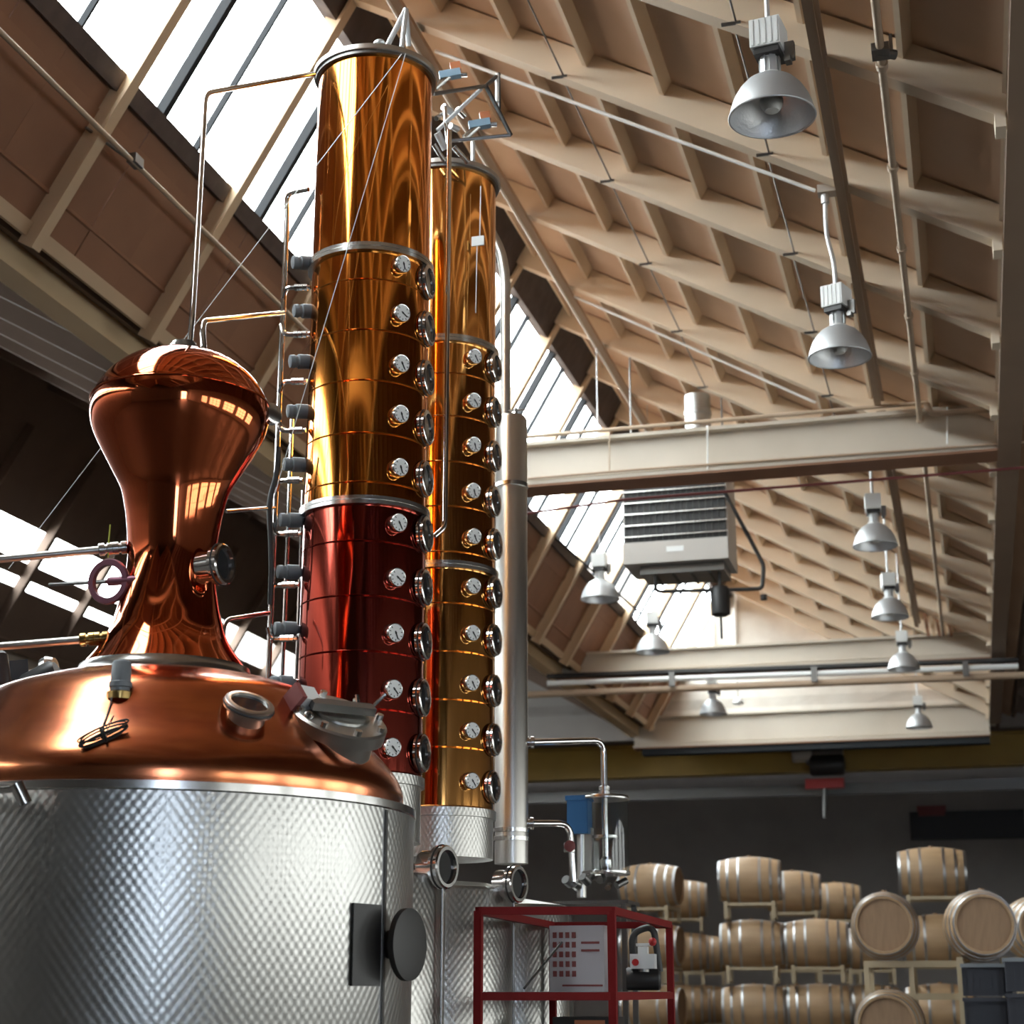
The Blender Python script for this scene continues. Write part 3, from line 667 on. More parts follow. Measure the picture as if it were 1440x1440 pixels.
# manifold on the left of the first column
mx = lambda x, y, d=7.88: PD(x, y, d)
def vert(x, y, ya, yb, d):
    a = PD(x, y, d); return [(a.x, a.y, zline(a, ya)), (a.x, a.y, zline(a, yb))]
a, b = vert(390, 640, 300, 985, 7.92)
mf = pipe('pipe_manifold', 'upright steel pipe manifold with short branches along the left of the tall column', [PD(434,266,7.85), PD(403,272,7.92), a, b], .014, M['chrome'], bend=.05)
for (x, y, ya, yb, d) in ((409,640,590,975,8.0),(424,760,690,975,8.02)):
    part('riser', MB().tube(vert(x, y, ya, yb, d), .011, 8), M['chrome'], mf)
for i, (y, xe, xs) in enumerate([(404,437,398),(470,436,396),(536,432,393),(605,430,391),(675,426,388),(750,424,383),(822,420,380),(897,418,377)]):
    s = PD(xs, y+16 if i % 2 == 0 else y-14, 7.91); c_ = PD(xs+4, y+1, 7.90); e = PD(xe, y, 7.86)
    br = part('branch', MB().tube([s, c_, e], .012, 8, bend=.04), M['chrome'], mf)
    u = (e-c_).normalized()
    for f in (.45, .62, .8): part('nut', MB().lathe([(.012,-.012),(.018,-.010),(.018,.010),(.012,.012)], c_.lerp(e, f), u, 8), M['steel'], br)
for (xa, ya, xb, yb) in ((372,500,372,560),(300,868,374,862),(322,718,384,714)):
    pass
pipe('drain_pipe', 'bent steel pipe curling down beside the helmet foot from the manifold', [PD(313,905,7.6), PD(315,872,7.6), PD(378,862,7.8)], .012, M['chrome'], bend=.12)
pipe('cross_pipe', 'short straight steel pipe behind the copper helmet waist', [PD(318,719,7.6), PD(386,714,7.9)], .009, M['chrome'], bend=0)
pipe('black_hose', 'black corrugated hose strapped to the pipe manifold', [PD(392,628,7.80), PD(390,665,7.84), PD(378,705,7.86), PD(382,790,7.86), PD(380,850,7.9)], .013, M['black'], bend=.1, cat='hose')
# tall return pipe between the two columns
a, b = vert(629, 470, 183, 741, 8.05)
pipe('return_pipe', 'tall straight polished pipe standing between the two copper columns', [a, b, PD(611,754,8.02)], .0125, M['chrome'], bend=.05)
# guy wires
wt = PD(565, 76, 7.50)
pipe('guy_wire', 'long thin guy wire from the tall column top down past the helmet', [wt, PD(12,800,8.2)], .0024, M['white'], bend=0, n=5, cat='wire')
pipe('guy_wire', 'thin guy wire falling across the front of the tall column', [wt+Vector((.02,0,0)), PD(421,575,7.62), PD(385,700,7.8)], .0024, M['white'], bend=0, n=5, cat='wire')
# lifting tripod on the tall column
ztp = C1[3](70)+.05
tp_ = PD(571, 13, 7.80)
tr = thing('lifting_tripod', PD(558,66,7.86), 'pale steel tripod lug standing on the tall column top plate', 'tripod')
for x, y, d in ((545,64,7.78),(565,67,7.76),(575,65,7.9)):
    part('leg', MB().tube([PD(x, y, d), tp_], .014, 8), M['alu'], tr)
part('knob', MB().sphere(PD(534,62,7.85), .034, 14, 8, (1,1,.7)), M['alu'], tr)
# valve cage at the head of the second column
vc = thing('valve_cage', PD(650,170,8.9), 'black pipe cage with small valves above the golden column', 'valve rack')
cg = lambda x, y, d=8.75: PD(560+x/6, 60+y/6, d)
for pts, r, m in (([cg(300,432,8.4), cg(740,365)], .012, 'steeldark'), ([cg(740,365), cg(950,780)], .013, 'blackpaint'), ([cg(950,780), cg(430,830)], .011, 'steeldark'),
                  ([cg(740,365), cg(850,265,9.0)], .012, 'blackpaint'), ([cg(850,265,9.0), cg(855,560,9.0)], .008, 'blackpaint'), ([cg(330,740), cg(700,390)], .013, 'alu'),
                  ([cg(835,265,8.95), cg(835,500,8.95)], .012, 'white'), ([cg(395,540), cg(400,680), cg(425,850,8.2)], .012, 'chrome'), ([cg(630,840,9.2), cg(632,1000,9.2)], .014, 'alu')):
    part('bar', MB().tube(pts, r, 8), M[m], vc)
for (x, y) in ((440,270),(690,690)):
    c = cg(x, y, 8.8); v = part('valve', MB().bar(c-cR*.065-Vector((0,0,.012)), c+cR*.06+Vector((0,0,.012)), .05, .045), M['palebluemat'], vc, loc=c, smooth=False)
    part('valve_cap', MB().bar(c-cR*.0+Vector((0,0,.045)), c+cR*.06+Vector((0,0,.055)), .045, .05), M['orange'], v, loc=c, smooth=False)
    part('valve_stem', MB().cyl(c-cR*.09-Vector((0,0,.09)), c, .02, n=10).cyl(c+cR*.06, c+cR*.10, .014, n=8), M['steel'], v, loc=c)
for (x, y, x2, y2, r) in ((330,760,400,900,.022),(300,860,390,1000,.014),(470,880,590,1010,.016),(380,540,450,590,.022),(500,560,560,620,.018),(440,700,500,730,.02),(320,640,380,600,.016)):
    part('fitting', MB().cyl(cg(x, y, 8.85), cg(x2, y2, 8.9), r, n=10), M['steel'] if r < .02 else M['alu'], vc)
# dark gear motors behind the pot on the left
gm = thing('gear_motor', PD(50,985,7.75), 'dark grey geared agitator motor half hidden behind the copper dome', 'motor')
part('housing', MB().lathe([(.05,0),(.06,.02),(.06,.15),(.045,.17)], PD(34,968,7.75), (.85,.1,.42), 20), M['blackpaint'], gm)
part('gearbox', MB().bar(PD(-10,955,7.8), PD(40,950,7.8), .12, .13), M['blackpaint'], gm, smooth=False)
part('end_cover', MB().lathe([(.045,0),(.05,.03),(.03,.06)], PD(62,940,7.75), (.9,0,.3), 18), M['steel'], gm)
part('lantern', MB().lathe([(.035,0),(.045,.02),(.04,.14),(.02,.16)], PD(2,965,7.5), (-.2,0,1), 16), M['blackpaint'], gm)
part('stand', MB().cyl((PD(34,968,7.75).x, PD(34,968,7.75).y, 0), PD(30,985,7.76), .05, n=12), M['steeldark'], gm)
# ---- outlet pipes from the condenser to the spirit glass
SD = 10.35
gx = PD(851, 1180, SD)
pipe('spirit_pipe', 'bright steel pipe arching from the condenser over to the glass cylinder', [PD(738,1044,CD_), PD(849,1041,SD), (gx.x, gx.y, zline(gx, 1126))], .021, M['chrome'], bend=.09, fit=((PD(745,1044,CD_), cR), ((gx.x, gx.y, zline(gx, 1112)), (0,0,1))))
pipe('outlet_pipe', 'lower bent steel pipe from the condenser ending in a red valve', [PD(738,1158,CD_), PD(802,1158,SD-.2), PD(806,1240,SD-.2)], .021, M['chrome'], bend=.09, fit=((PD(744,1158,CD_), cR), (PD(801,1192,SD-.2), (0,0,1))), fm=M['steel'])
sg = thing('spirit_safe', (gx.x, gx.y, 0), 'glass cylinder spirit safe with blue pump head on a steel stand', 'spirit safe')
zg0, zg1 = zline(gx, 1226), zline(gx, 1124)
part('glass_cylinder', MB().lathe([(.143,zg0),(.143,zg1)], (gx.x, gx.y, 0), n=40, cap0=False, cap1=False), M['glass'], sg)
part('lid', MB().lathe([(.150,zg1-.005),(.152,zg1),(.152,zg1+.012),(.148,zg1+.018)], (gx.x, gx.y, 0), n=40), M['steel'], sg)
part('base_plate', MB().lathe([(.148,zg0-.02),(.150,zg0-.015),(.150,zg0)], (gx.x, gx.y, 0), n=40), M['steel'], sg)
part('inner_tube', MB().lathe([(.018,zg0),(.018,zg1)], (gx.x, gx.y, 0), n=14).lathe([(.085,zg0+.20),(.085,zg0+.215)], (gx.x, gx.y, 0), n=24).lathe([(.03,zg0),(.04,zg0+.03),(.04,zg0+.07),(.02,zg0+.09)], (gx.x, gx.y, 0), n=16), M['steel'], sg)
pb = PD(815,1150,SD-.02); part('pump_head', MB().box(pb, (.13,.12,.20)).box(pb+Vector((0,0,.115)), (.15,.13,.03)), M['blue'], sg, smooth=False)
part('pump_neck', MB().box(PD(828,1195,SD), (.05,.06,.26)).cyl(PD(818,1165,SD), PD(818,1262,SD), .03, n=12), M['steelbrush'], sg, smooth=False)
for i in range(7):
    p = PD(795+i*12, 1238+random.uniform(-8,14), SD-.1+random.uniform(-.08,.08)); p2 = p+Vector((random.uniform(-.05,.05), 0, random.uniform(-.05,.05)))
    part('fitting', MB().cyl(p, p2+Vector((0,.05,0)), random.uniform(.018,.034), n=12), M['steel'] if i % 2 else M['steeldark'], sg)
part('red_knob', MB().lathe([(.03,0),(.034,.01),(.034,.02),(.02,.026)], PD(801,1190,SD-.25), (.3,-.9,0), 14), M['print'], sg)
zpl = zline(gx, 1268)
part('stand_plate', MB().box((gx.x-.06, gx.y, zpl-.01), (.46,.36,.02)), M['steeldark'], sg, smooth=False)
for sx in (-1, 1):
    for sy in (-1, 1): part('stand_leg', MB().box((gx.x-.06+sx*.2, gx.y+sy*.15, (zpl-.02)/2), (.03,.03,zpl-.02)), M['steeldark'], sg, smooth=False)
# ================================================================== RED FRAME CART
FD0, FD1 = 7.9, 9.65
fl, frr, bl, brr = PD(673,1279,FD0), PD(860,1278,FD0-.02), PD(777,1303,FD1), PD(941,1300,FD1)
ztp = (fl.z+bl.z)/2
for q in (fl, frr, bl, brr): q.z = ztp
zsh = zline(fl, 1401)
rc = thing('equipment_frame', ((fl.x+brr.x)/2, (fl.y+brr.y)/2, 0), 'red painted open steel frame standing in front of the quilted tanks', 'frame')
for q in (fl, frr, bl, brr): part('post', MB().box((q.x, q.y, ztp/2), (.036,.036,ztp)), M['red'], rc, smooth=False)
for z, nm_ in ((ztp, 'top_rail'), (zsh, 'shelf_rail'), (.25, 'foot_rail')):
    for p, q in ((fl, frr), (bl, brr), (fl, bl), (frr, brr)):
        part(nm_, MB().bar((p.x,p.y,z), (q.x,q.y,z), .032, .036), M['red'], rc, smooth=False)
part('shelf', MB().add([(p.x,p.y,zsh+.02) for p in (fl, frr, brr, bl)]+[(p.x,p.y,zsh+.012) for p in (fl, frr, brr, bl)], [(0,1,2,3),(7,6,5,4),(0,4,5,1),(1,5,6,2),(2,6,7,3),(3,7,4,0)]), M['steeldark'], rc, smooth=False)
def on_shelf(x, d): q = PD(x, 1390, d); q.z = zsh+.02; return q
# plate filter with printed sheet on the shelf
s = on_shelf(815, 9.3)
pf = thing('control_cabinet', s, 'pale cabinet with a red printed chart standing inside the red frame', 'cabinet')
zt_ = zline(s, 1302)
part('body', MB().box((s.x, s.y, (s.z+zt_)/2), (.30,.12,zt_-s.z)), M['paper'], pf, smooth=False)
pm = MB()
for i in range(4):
    for j in range(5): pm.box((s.x-.12+i*.035, s.y-.0612, zt_-.05-j*.05), (.022,.003,.03))
part('printed_chart', pm, M['print'], pf, smooth=False)['kind'] = 'stuff'
part('print_lines', MB().box((s.x+.075, s.y-.0612, zt_-.09), (.10,.003,.012)).box((s.x+.075, s.y-.0612, zt_-.13), (.10,.003,.012)).box((s.x+.03, s.y-.0612, zt_-.31), (.22,.003,.01)), M['print'], pf, smooth=False)['kind'] = 'stuff'
# small pump set
s = on_shelf(905, 9.2)
pu = thing('pump_set', s, 'small pump with pale switch box and red button on the frame shelf', 'pump')
part('motor', MB().lathe([(.055,-.09),(.06,-.08),(.06,.08),(.05,.09)], (s.x, s.y, s.z+.065), (1,.2,0), 18), M['blackpaint'], pu)
bxp = PD(905,1352,9.15); part('switch_box', MB().box(bxp, (.13,.08,.075)).box(bxp+Vector((.0,0,.055)), (.05,.05,.04)).box(bxp+Vector((.0,0,.085)), (.07,.05,.015)), M['white'], pu, smooth=False)
part('red_button', MB().cyl(bxp+Vector((-.035,-.04,-.005)), bxp+Vector((-.035,-.05,-.005)), .018, n=14), M['brightred'], pu)
part('stem', MB().cyl((bxp.x, bxp.y, s.z+.1), (bxp.x, bxp.y, bxp.z-.03), .03, n=12), M['steeldark'], pu)
part('pipe_loop', MB().tube([(s.x-.05,s.y,s.z+.1), (s.x-.06,s.y,s.z+.3), (s.x+.06,s.y,s.z+.34), (s.x+.09,s.y,s.z+.1)], .018, 10, bend=.06), M['blackpaint'], pu)
part('red_tap', MB().sphere(bxp+Vector((.05,0,.10)), .022), M['brightred'], pu)
# box under the shelf
q = PD(828,1430,9.2)
ub = thing('tool_case', (q.x, q.y, 0), 'dark case with an orange panel below the red frame shelf', 'case')
part('case_body', MB().box((q.x, q.y, .66), (.34,.22,1.32)), M['blackpaint'], ub, smooth=False)
part('orange_panel', MB().box((q.x+.03, q.y-.115, 1.285), (.16,.012,.04)), M['orange'], ub, smooth=False)
pipe('slant_rod', 'thin dark rod leaning between the red frame and the tank', [PD(790,1325,9.0), PD(737,1390,8.6)], .006, M['blackpaint'], cat='rod', bend=0)
# ================================================================== ROOF SERVICES
def on_roof(x, y, drop=0.0):
    r = ray(x, y); t = (GZ-ZC+TA*XR-drop)/(r.z+TA*r.x); return EYE+r*t
def along_y(name, label, X, y0, y1, drop, r, m, fit=0, square=False, cat='pipe'):
    z = RZ(X)-drop; t = thing(name, (X, y0, z), label, cat)
    if square: part('run', MB().box((X, (y0+y1)/2, z), (r*2, y1-y0, r*2)).box((X+r, (y0+y1)/2, z+r*.9), (r*2, y1-y0, r*.4)), m, t, smooth=False)
    else: part('run', MB().tube([(X, y0, z), (X, y1, z)], r, 10), m, t)
    y = y0+.8; i = 0
    while fit and y < y1:
        part('clip', MB().lathe([(r*1.0,-.03),(r*1.5,-.028),(r*1.5,.028),(r,.03)], (X, y, z), (0,1,0), 12), m, t, loc=(X, y, z)); y += fit
    return t
along_y('ceiling_angle', 'square brown conduit running under the rafters beside the lamps', -.55, 5.5, Y1-.1, .05, .030, M['brown'], square=True)
t = along_y('ceiling_conduit', 'round tan conduit with couplings under the rafters nearest the valley girder', -.17, 5.5, Y1-.1, .05, .024, M['tan'], fit=1.3)
p = Vector((-.17, 8.75, RZ(-.17)-.05)); part('hanger', MB().box(p, (.10,.12,.05)).box(p+Vector((.06,.05,.06)), (.02,.02,.14)).cyl(p+Vector((-.02,0,0)), p+Vector((.08,.06,0)), .03, n=10), M['steeldark'], t, smooth=False)
along_y('ceiling_angle', 'square brown conduit beyond the near cross girder', -.55, Y1+.2, Y2-.1, .05, .030, M['brown'], square=True)
along_y('ceiling_conduit', 'round tan conduit beyond the near cross girder', -.17, Y1+.2, Y2-.3, .05, .024, M['tan'])
st = along_y('strip_rail', 'pale twin tube rail running beneath the roof slope towards the far gable', -3.80, 7.5, 21.2, .07, .020, M['white'], cat='rail')
part('rail_channel', MB().box((-3.74, 14.35, RZ(-3.74)-.05), (.07, 13.7, .05)), M['brown'], st, smooth=False)
# conduit that feeds the second lamp
JB = on_roof(1160, 272, .02)
pipe('lamp_conduit', 'thin pale conduit crossing the slope to the second lamp junction box', [on_roof(612,72,.03), on_roof(790,138,.03), on_roof(1146,268,.03)], .014, M['white'], bend=0, cat='conduit')
jb = thing('junction_box', JB, 'small grey junction box under the rafters above the second lamp', 'junction box')
part('box', MB().box(JB+Vector((.03,0,.02)), (.16,.10,.06)), M['heater'], jb, smooth=False)
part('swivel', MB().cyl(JB+Vector((0,0,-.08)), JB, .028, n=12), M['alu'], jb)
pipe('lamp_conduit', 'thin pale conduit further up the slope beyond the golden column', [on_roof(787,408,.03), on_roof(1147,566,.03)], .014, M['white'], bend=0, cat='conduit')
for k in range(KMIN, 5):                         # sag rods between the rafters
    y = rafY(k)
    for X in (-2.55, -1.05):
        z = RZ(X)+.03
        part('sag_rod', MB().tube([(X, y+.05, z), (X+.02, y+RDY-.05, z-.02)], .007, 6).cyl((X-.07, y+RDY-.06, z-.03), (X+.05, y+RDY-.06, z-.03), .012, n=6), M['steeldark'], ceil)
# pipe along the skylight boarding with its bracket
r_ = ray(190, 230); s0_ = Vector((SKX0, 0, SKZ0))
t_ = (.21-(EYE-s0_).dot(ns))/r_.dot(ns)
bp_ = EYE+r_*t_; X_, zz = bp_.x, bp_.z
br_ = thing('handrail_pipe', bp_, 'tan pipe bracketed along the brown boarding below the skylight', 'pipe')
part('run', MB().tube([(X_, bp_.y-4, zz), (X_, bp_.y+4.6, zz)], .019, 10), M['tan'], br_)
part('bracket', MB().tube([(X_, bp_.y, zz), (X_-.16, bp_.y-.42, zz+.08)], .012, 8).box((X_, bp_.y, zz+.02), (.07,.12,.07)), M['steeldark'], br_)
# pipes along the near cross girder
zt1 = GZ+.46
pipe('girder_pipe', 'tan conduit lying along the top of the near cross girder', [(XL+.3, Y1-.13, zt1+.05), (XR-.55, Y1-.13, zt1+.05)], .020, M['tan'], bend=0)
e = PY(1303,568,Y1-.42)
pipe('bent_pipe', 'thick pale bent pipe at the valley end of the near cross girder', [e, e+Vector((.03,0,-.10)), PY(1330,581,Y1-.42), PY(1460,570,Y1-.42)], .030, M['tan'], bend=.10)
pipe('red_pipe', 'thin red brown pipe strung beneath the near cross girder', [PY(742,722,Y1+.22), PY(875,703,Y1+.22), PY(1460,656,Y1+.22)], .014, M['print'], bend=0)
pipe('girder_cable', 'thin dark cable along the lower flange of the near cross girder', [PY(742,673,Y1-.17), PY(900,660,Y1-.17), PY(1440,622,Y1-.17)], .012, M['brown'], bend=0, cat='cable')
for x, ya, yb, m in ((857,607,665,'tan'),(995,598,660,'white'),(1332,572,624,'white')):
    pipe('drop_wire', {857: 'tan drop conduit on the web of the near cross girder', 995: 'pale drop wire mid way on the near cross girder web', 1332: 'pale drop wire near the valley end of the near cross girder'}[x], [PY(x,ya,Y1-.16), PY(x,yb,Y1-.16)], .008, M[m], bend=0, n=6, cat='wire')
# fluorescent batten pair and pipe along the middle girder
for a, b in ((772, 1010), (1150, 1432)): pass
fl_ = thing('tube_light_row', PY(1100,950,Y2-.45), 'long row of white lamp tubes hung under the middle cross girder', 'tube light')
part('tube', MB().tube([PY(770,961,Y2-.45), PY(1432,937,Y2-.45)], .045, 12), M['white'], fl_)
part('tray', MB().bar(PY(770,951,Y2-.40), PY(1432,928,Y2-.40), .16, .05), M['blackpaint'], fl_, smooth=False)
for x in (945, 1145, 1358): part('hanger', MB().box(PY(x,950-(x-1100)*.036,Y2-.47), (.09,.08,.22)), M['steeldark'], fl_, smooth=False)
pipe('girder_pipe', 'brown steel pipe under the white lamp tubes of the middle girder', [PY(742,977,Y2-.4), PY(1445,949,Y2-.4)], .055, M['brown'], bend=0)
# bundle of timber slats leaning at the valley end of the middle girder
bs = PY(1320,895,Y2-.3)
bd = thing('slat_bundle', bs, 'bundle of dark and pale slats standing on the middle cross girder', 'slats')
for i in range(5): part('slat', MB().bar(PY(1306+i*8,895,Y2-.3), PY(1302+i*8-3,856,Y2-.3), .05, .05), M['boards'] if i % 2 == 0 else M['frame'], bd, smooth=False)
# ================================================================== HIGH-BAY LAMPS
def make_lamp():
    t = thing('high_bay_lamp', (0,0,0))
    part('reflector', MB().lathe([(.212,-.002),(.216,0),(.214,.012),(.205,.05),(.188,.10),(.160,.15),(.125,.19),(.085,.215),(.06,.222)], n=40, cap0=False), M['alu'], t)
    part('reflector_lining', MB().lathe([(.210,.002),(.200,.05),(.182,.10),(.155,.145),(.12,.182),(.08,.207)], n=40, cap0=False, cap1=True), M['aluin'], t)
    part('rim', MB().torus((0,0,.002), (0,0,1), .214, .006, 40, 8), M['alu'], t)
    part('bulb', MB().lathe([(.0,.03),(.035,.035),(.055,.06),(.058,.095),(.045,.13),(.022,.165),(.02,.21)], n=20), M['bulb'], t)
    nk = part('neck', MB().lathe([(.062,.215),(.062,.235),(.042,.24),(.042,.325),(.05,.33)], n=16), M['white'], t)
    for i in range(6):
        a = math.pi*i/3; part('cooling_fin', MB().bar((.05*math.cos(a), .05*math.sin(a), .235), (.05*math.cos(a), .05*math.sin(a), .335), .006, .03, up=Vector((-math.sin(a), math.cos(a), 0))), M['alu'], nk, smooth=False)
    part('gear_tray', MB().box((0,0,.345), (.13,.15,.035)), M['blackpaint'], t, smooth=False)
    bx = part('ballast_box', MB().box((0,0,.44), (.155,.175,.155)), M['white'], t, smooth=False)
    for i in range(5): part('rib', MB().box((-.062+i*.031, -.0895, .44), (.012,.006,.14)), M['white'], bx, smooth=False)
    part('side_bracket', MB().box((.10,.02,.36), (.05,.03,.10)).box((.095,.0,.30), (.03,.05,.03)), M['steeldark'], t, smooth=False)
    part('stem', MB().cyl((0,0,.515), (0,0,1.0), .013, n=10), M['alu'], t)
    return t
lamp0 = make_lamp()
LZ = 4.2+ZC
LB = ['silver high-bay lamp with open bright reflector hanging before the near girder, the largest', 'silver high-bay lamp on a bent pale stem below the junction box',
      'silver high-bay lamp hanging just behind the near cross girder beside the brown conduit', 'silver high-bay lamp hanging second beyond the near cross girder by the valley',
      'silver high-bay lamp hanging in front of the white lamp tubes', 'small silver high-bay lamp hanging before the far girder at the row end by the valley',
      'silver high-bay lamp hanging below the skylight left of the unit heater', 'silver high-bay lamp hanging below the unit heater before the middle girder',
      'small silver high-bay lamp on the far girder below the brown pipe']
for i, (x, y) in enumerate([(1086,165),(1181,503),(1231,768),(1252,868),(1271,941),(1293,1023),(844,843),(918,917),(1003,1004)]):
    o = lamp0 if i == 0 else copy_tree(lamp0)
    q = PZ(x, y, LZ); o.location = q; o.rotation_euler = (0, 0, R_([-8,-20,5,10,0,0,0,10,0][i])); tag(o, LB[i], 'lamp', 'high-bay lamps hung from the roof')
    for ch in o.children:
        if ch.name.startswith('stem'):
            zt_ = RZ(q.x)-q.z+RH+.045
            s_ = MB()
            if i == 1: j = JB-q; rz = Matrix.Rotation(-o.rotation_euler.z, 3, 'Z'); j = rz @ j; s_.tube([(0,0,.515), (0,0,.70), (j.x*1.15, j.y*1.1, j.z-.30), (j.x, j.y, j.z-.06)], .016, 10, bend=.15)
            else: s_.tube([(0,0,.515), (0,0,zt_)], .013 if i < 6 else .006, 8)
            ch.data = s_.mesh('stem', M['alu'])
# ================================================================== UNIT HEATER behind the near girder
HY = 17.6
ha, hb = PY(875,688,HY), PY(1021,683,HY); zb_ = PY(948,790,HY).z; zt_ = PY(948,660,HY).z
hw, hx, hd = hb.x-ha.x, (ha.x+hb.x)/2, .70
uh = thing('unit_heater', (hx, HY, zb_), 'beige hanging unit heater with dark louvred grille behind the near cross girder', 'heater')
zg = PY(948,760,HY).z
part('casing', MB().box((hx, HY+hd/2+.02, (zb_+zt_)/2), (hw, hd, zt_-zb_)), M['heater'], uh, smooth=False)
part('front_panel', MB().box((hx, HY, (zb_+zg)/2), (hw, .05, zg-zb_)), M['heater'], uh, smooth=False)
part('grille_cavity', MB().box((hx, HY+.012, (zg+zt_)/2), (hw-.03, .02, zt_-zg-.01)), M['black'], uh, smooth=False)
for i in range(17): part('grille_bar', MB().box((hx-hw/2+.03+i*(hw-.06)/16, HY-.003, (zg+zt_)/2), (.010,.012,zt_-zg-.02)), M['blackpaint'], uh, smooth=False)
for i in range(6): z = zg+.06+i*(zt_-zg-.04)/6.0; part('louvre', MB().box((hx, HY-.03, z), (hw, .03, .011)), M['steel'], uh, smooth=False)
part('name_plate', MB().box((hx+.0, HY-.028, (zb_+zg)/2+.02), (.19,.008,.06)), M['white'], uh, smooth=False)
part('under_tray', MB().box((hx+.05, HY+.36, zb_-.05), (hw*.8, .55, .10)), M['steeldark'], uh, smooth=False)
for i in range(4): part('tray_rib', MB().box((hx-.25+i*.2, HY+.36, zb_-.11), (.02,.5,.02)), M['blackpaint'], uh, smooth=False)
for sx in (-1, 1): part('hanger_rod', MB().tube([(hx+sx*hw*.45, HY+.3, zt_), (hx+sx*hw*.45, HY+.3, RZ(hx+sx*hw*.45))], .010, 6), M['steeldark'], uh)
d0 = PY(982,600,HY+.35)
fp = thing('flue_duct', (d0.x, HY+.35, zt_), 'ribbed galvanised flue duct rising from the unit heater', 'duct')
part('duct', MB().lathe([(.145,zt_),(.145,d0.z-.12),(.155,d0.z-.11),(.155,d0.z-.06),(.145,d0.z-.05),(.145,d0.z+.12),(.155,d0.z+.13),(.155,d0.z+.18),(.145,d0.z+.19),(.145,RZ(d0.x)-.10)], (d0.x, HY+.35, 0), n=28), M['duct'], fp)
mo = PY(1013,845,HY+.2)
hm = thing('gas_valve_motor', mo, 'small black motor hanging below the unit heater', 'motor')
part('motor_body', MB().lathe([(.07,-.17),(.105,-.15),(.11,.12),(.08,.16)], mo, (0,0,1), 18), M['black'], hm)
part('motor_arm', MB().tube([mo+Vector((0,0,.15)), (mo.x, mo.y, zb_-.08)], .02, 8).tube([mo+Vector((0,0,-.15)), mo+Vector((0,0,-.42))], .014, 8), M['blackpaint'], hm)
pipe('gas_pipe', 'black gas pipe looping under and up beside the unit heater', [PY(921,795,HY+.15), PY(922,832,HY+.15), PY(1072,828,HY+.2), PY(1074,795,HY+.2), PY(1060,768,HY+.2), PY(1018,690,HY-.06)], .022, M['blackpaint'], bend=.06, fit=((PY(1074,840,HY+.2), (0,0,1)), (PY(1003,831,HY+.15), cR)), fm=M['blackpaint'])
# white posts against the gable brick
for x in (1003, 1034):
    a = PY(x,830,YG-.06); pipe('gable_post', 'white vertical post on the gable brick %s' % ('behind the black heater motor' if x == 1003 else 'clear of the black heater motor'), [a+Vector((0,0,1.0)), PY(x,912,YG-.06)], .035, M['white'], bend=0, cat='post', group='white posts on the gable')
pipe('skylight_rod', 'dark operating rod below the far skylight', [PY(742,722,21.0), PY(900,862,24.0)], .018, M['blackpaint'], bend=0, cat='rod')
# small pendant beside the far lamp
q = PY(1038,986,Y3-.6); sp = thing('small_pendant', q, 'tiny grey pendant bell hanging beside the far girder lamp', 'bell')
part('bell', MB().lathe([(.10,-.06),(.11,-.03),(.08,.03),(.03,.07)], q, (0,0,1), 16), M['alu'], sp); part('wire', MB().tube([q+Vector((0,0,.06)), q+Vector((0,0,.62))], .01, 6), M['steeldark'], sp)
# ================================================================== OVERHEAD CRANE in the back room
CY = 35.0
zc1, zc0 = PY(1100,1043,CY).z, PY(1100,1086,CY).z
cr = thing('crane_beam', (-3.55, CY, zc0), 'faded yellow overhead crane beam spanning the dark back room', 'crane')
part('beam_web', MB().box((-3.55, CY, (zc0+zc1)/2), (22.6, .10, zc1-zc0)), M['yellow'], cr, smooth=False)
part('beam_flange', MB().box((-3.55, CY, zc0), (22.6, .42, .05)), M['yellow'], cr, smooth=False); part('beam_flange', MB().box((-3.55, CY, zc1), (22.6, .36, .05)), M['yellow'], cr, smooth=False)
z2 = PY(1100,1104,CY+1).z; z3 = PY(1100,1120,CY+1).z
r2 = thing('crane_rail', (-3.55, CY+1, z3), 'dark steel rail below and behind the yellow crane beam', 'rail')
part('rail', MB().box((-3.55, CY+1, (z2+z3)/2), (22.6, .15, z2-z3)), M['steeldark'], r2, smooth=False)
hp_ = PY(1160,1078,CY-.32)
ho = thing('chain_hoist', hp_, 'chain hoist with red lower bar hanging from the yellow crane beam', 'hoist')
part('trolley', MB().box(hp_+Vector((0,.08,.22)), (.75,.34,.30)), M['steeldark'], ho, smooth=False)
part('drum', MB().lathe([(.18,-.35),(.22,-.3),(.22,.3),(.18,.35)], hp_+Vector((.05,0,.03)), (1,0,0), 18), M['blackpaint'], ho)
part('motor', MB().lathe([(.12,-.2),(.15,-.18),(.15,.18),(.1,.2)], hp_+Vector((-.45,0,.25)), (1,0,0), 16), M['heater'], ho)
part('red_bar', MB().box(PY(1160,1102,CY-.32), (.78,.16,.20)), M['brightred'], ho, smooth=False)
part('chain', MB().tube([PY(1160,1108,CY-.32), PY(1160,1150,CY-.32)], .05, 8), M['steeldark'], ho)
for (x, y, w_, h_, nm_, lb, m_) in ((1310,1141,.62,.22,'red_sign','small dull red box high on the dark back wall','print'), (1360,1160,2.6,.62,'black_banner','wide black panel high on the dark back wall','black')):  # the red box stands for a dull red sign and gives no light
    q = PY(x, y, 41.92 if nm_ == 'black_banner' else 41.9); o = thing(nm_, q, lb, 'banner' if nm_ == 'black_banner' else 'box')
    part('face', MB().box(q, (w_, .12, h_)).box(q+Vector((0,.06,0)), (w_+.06, .06, h_+.06)), M[m_], o, smooth=False)
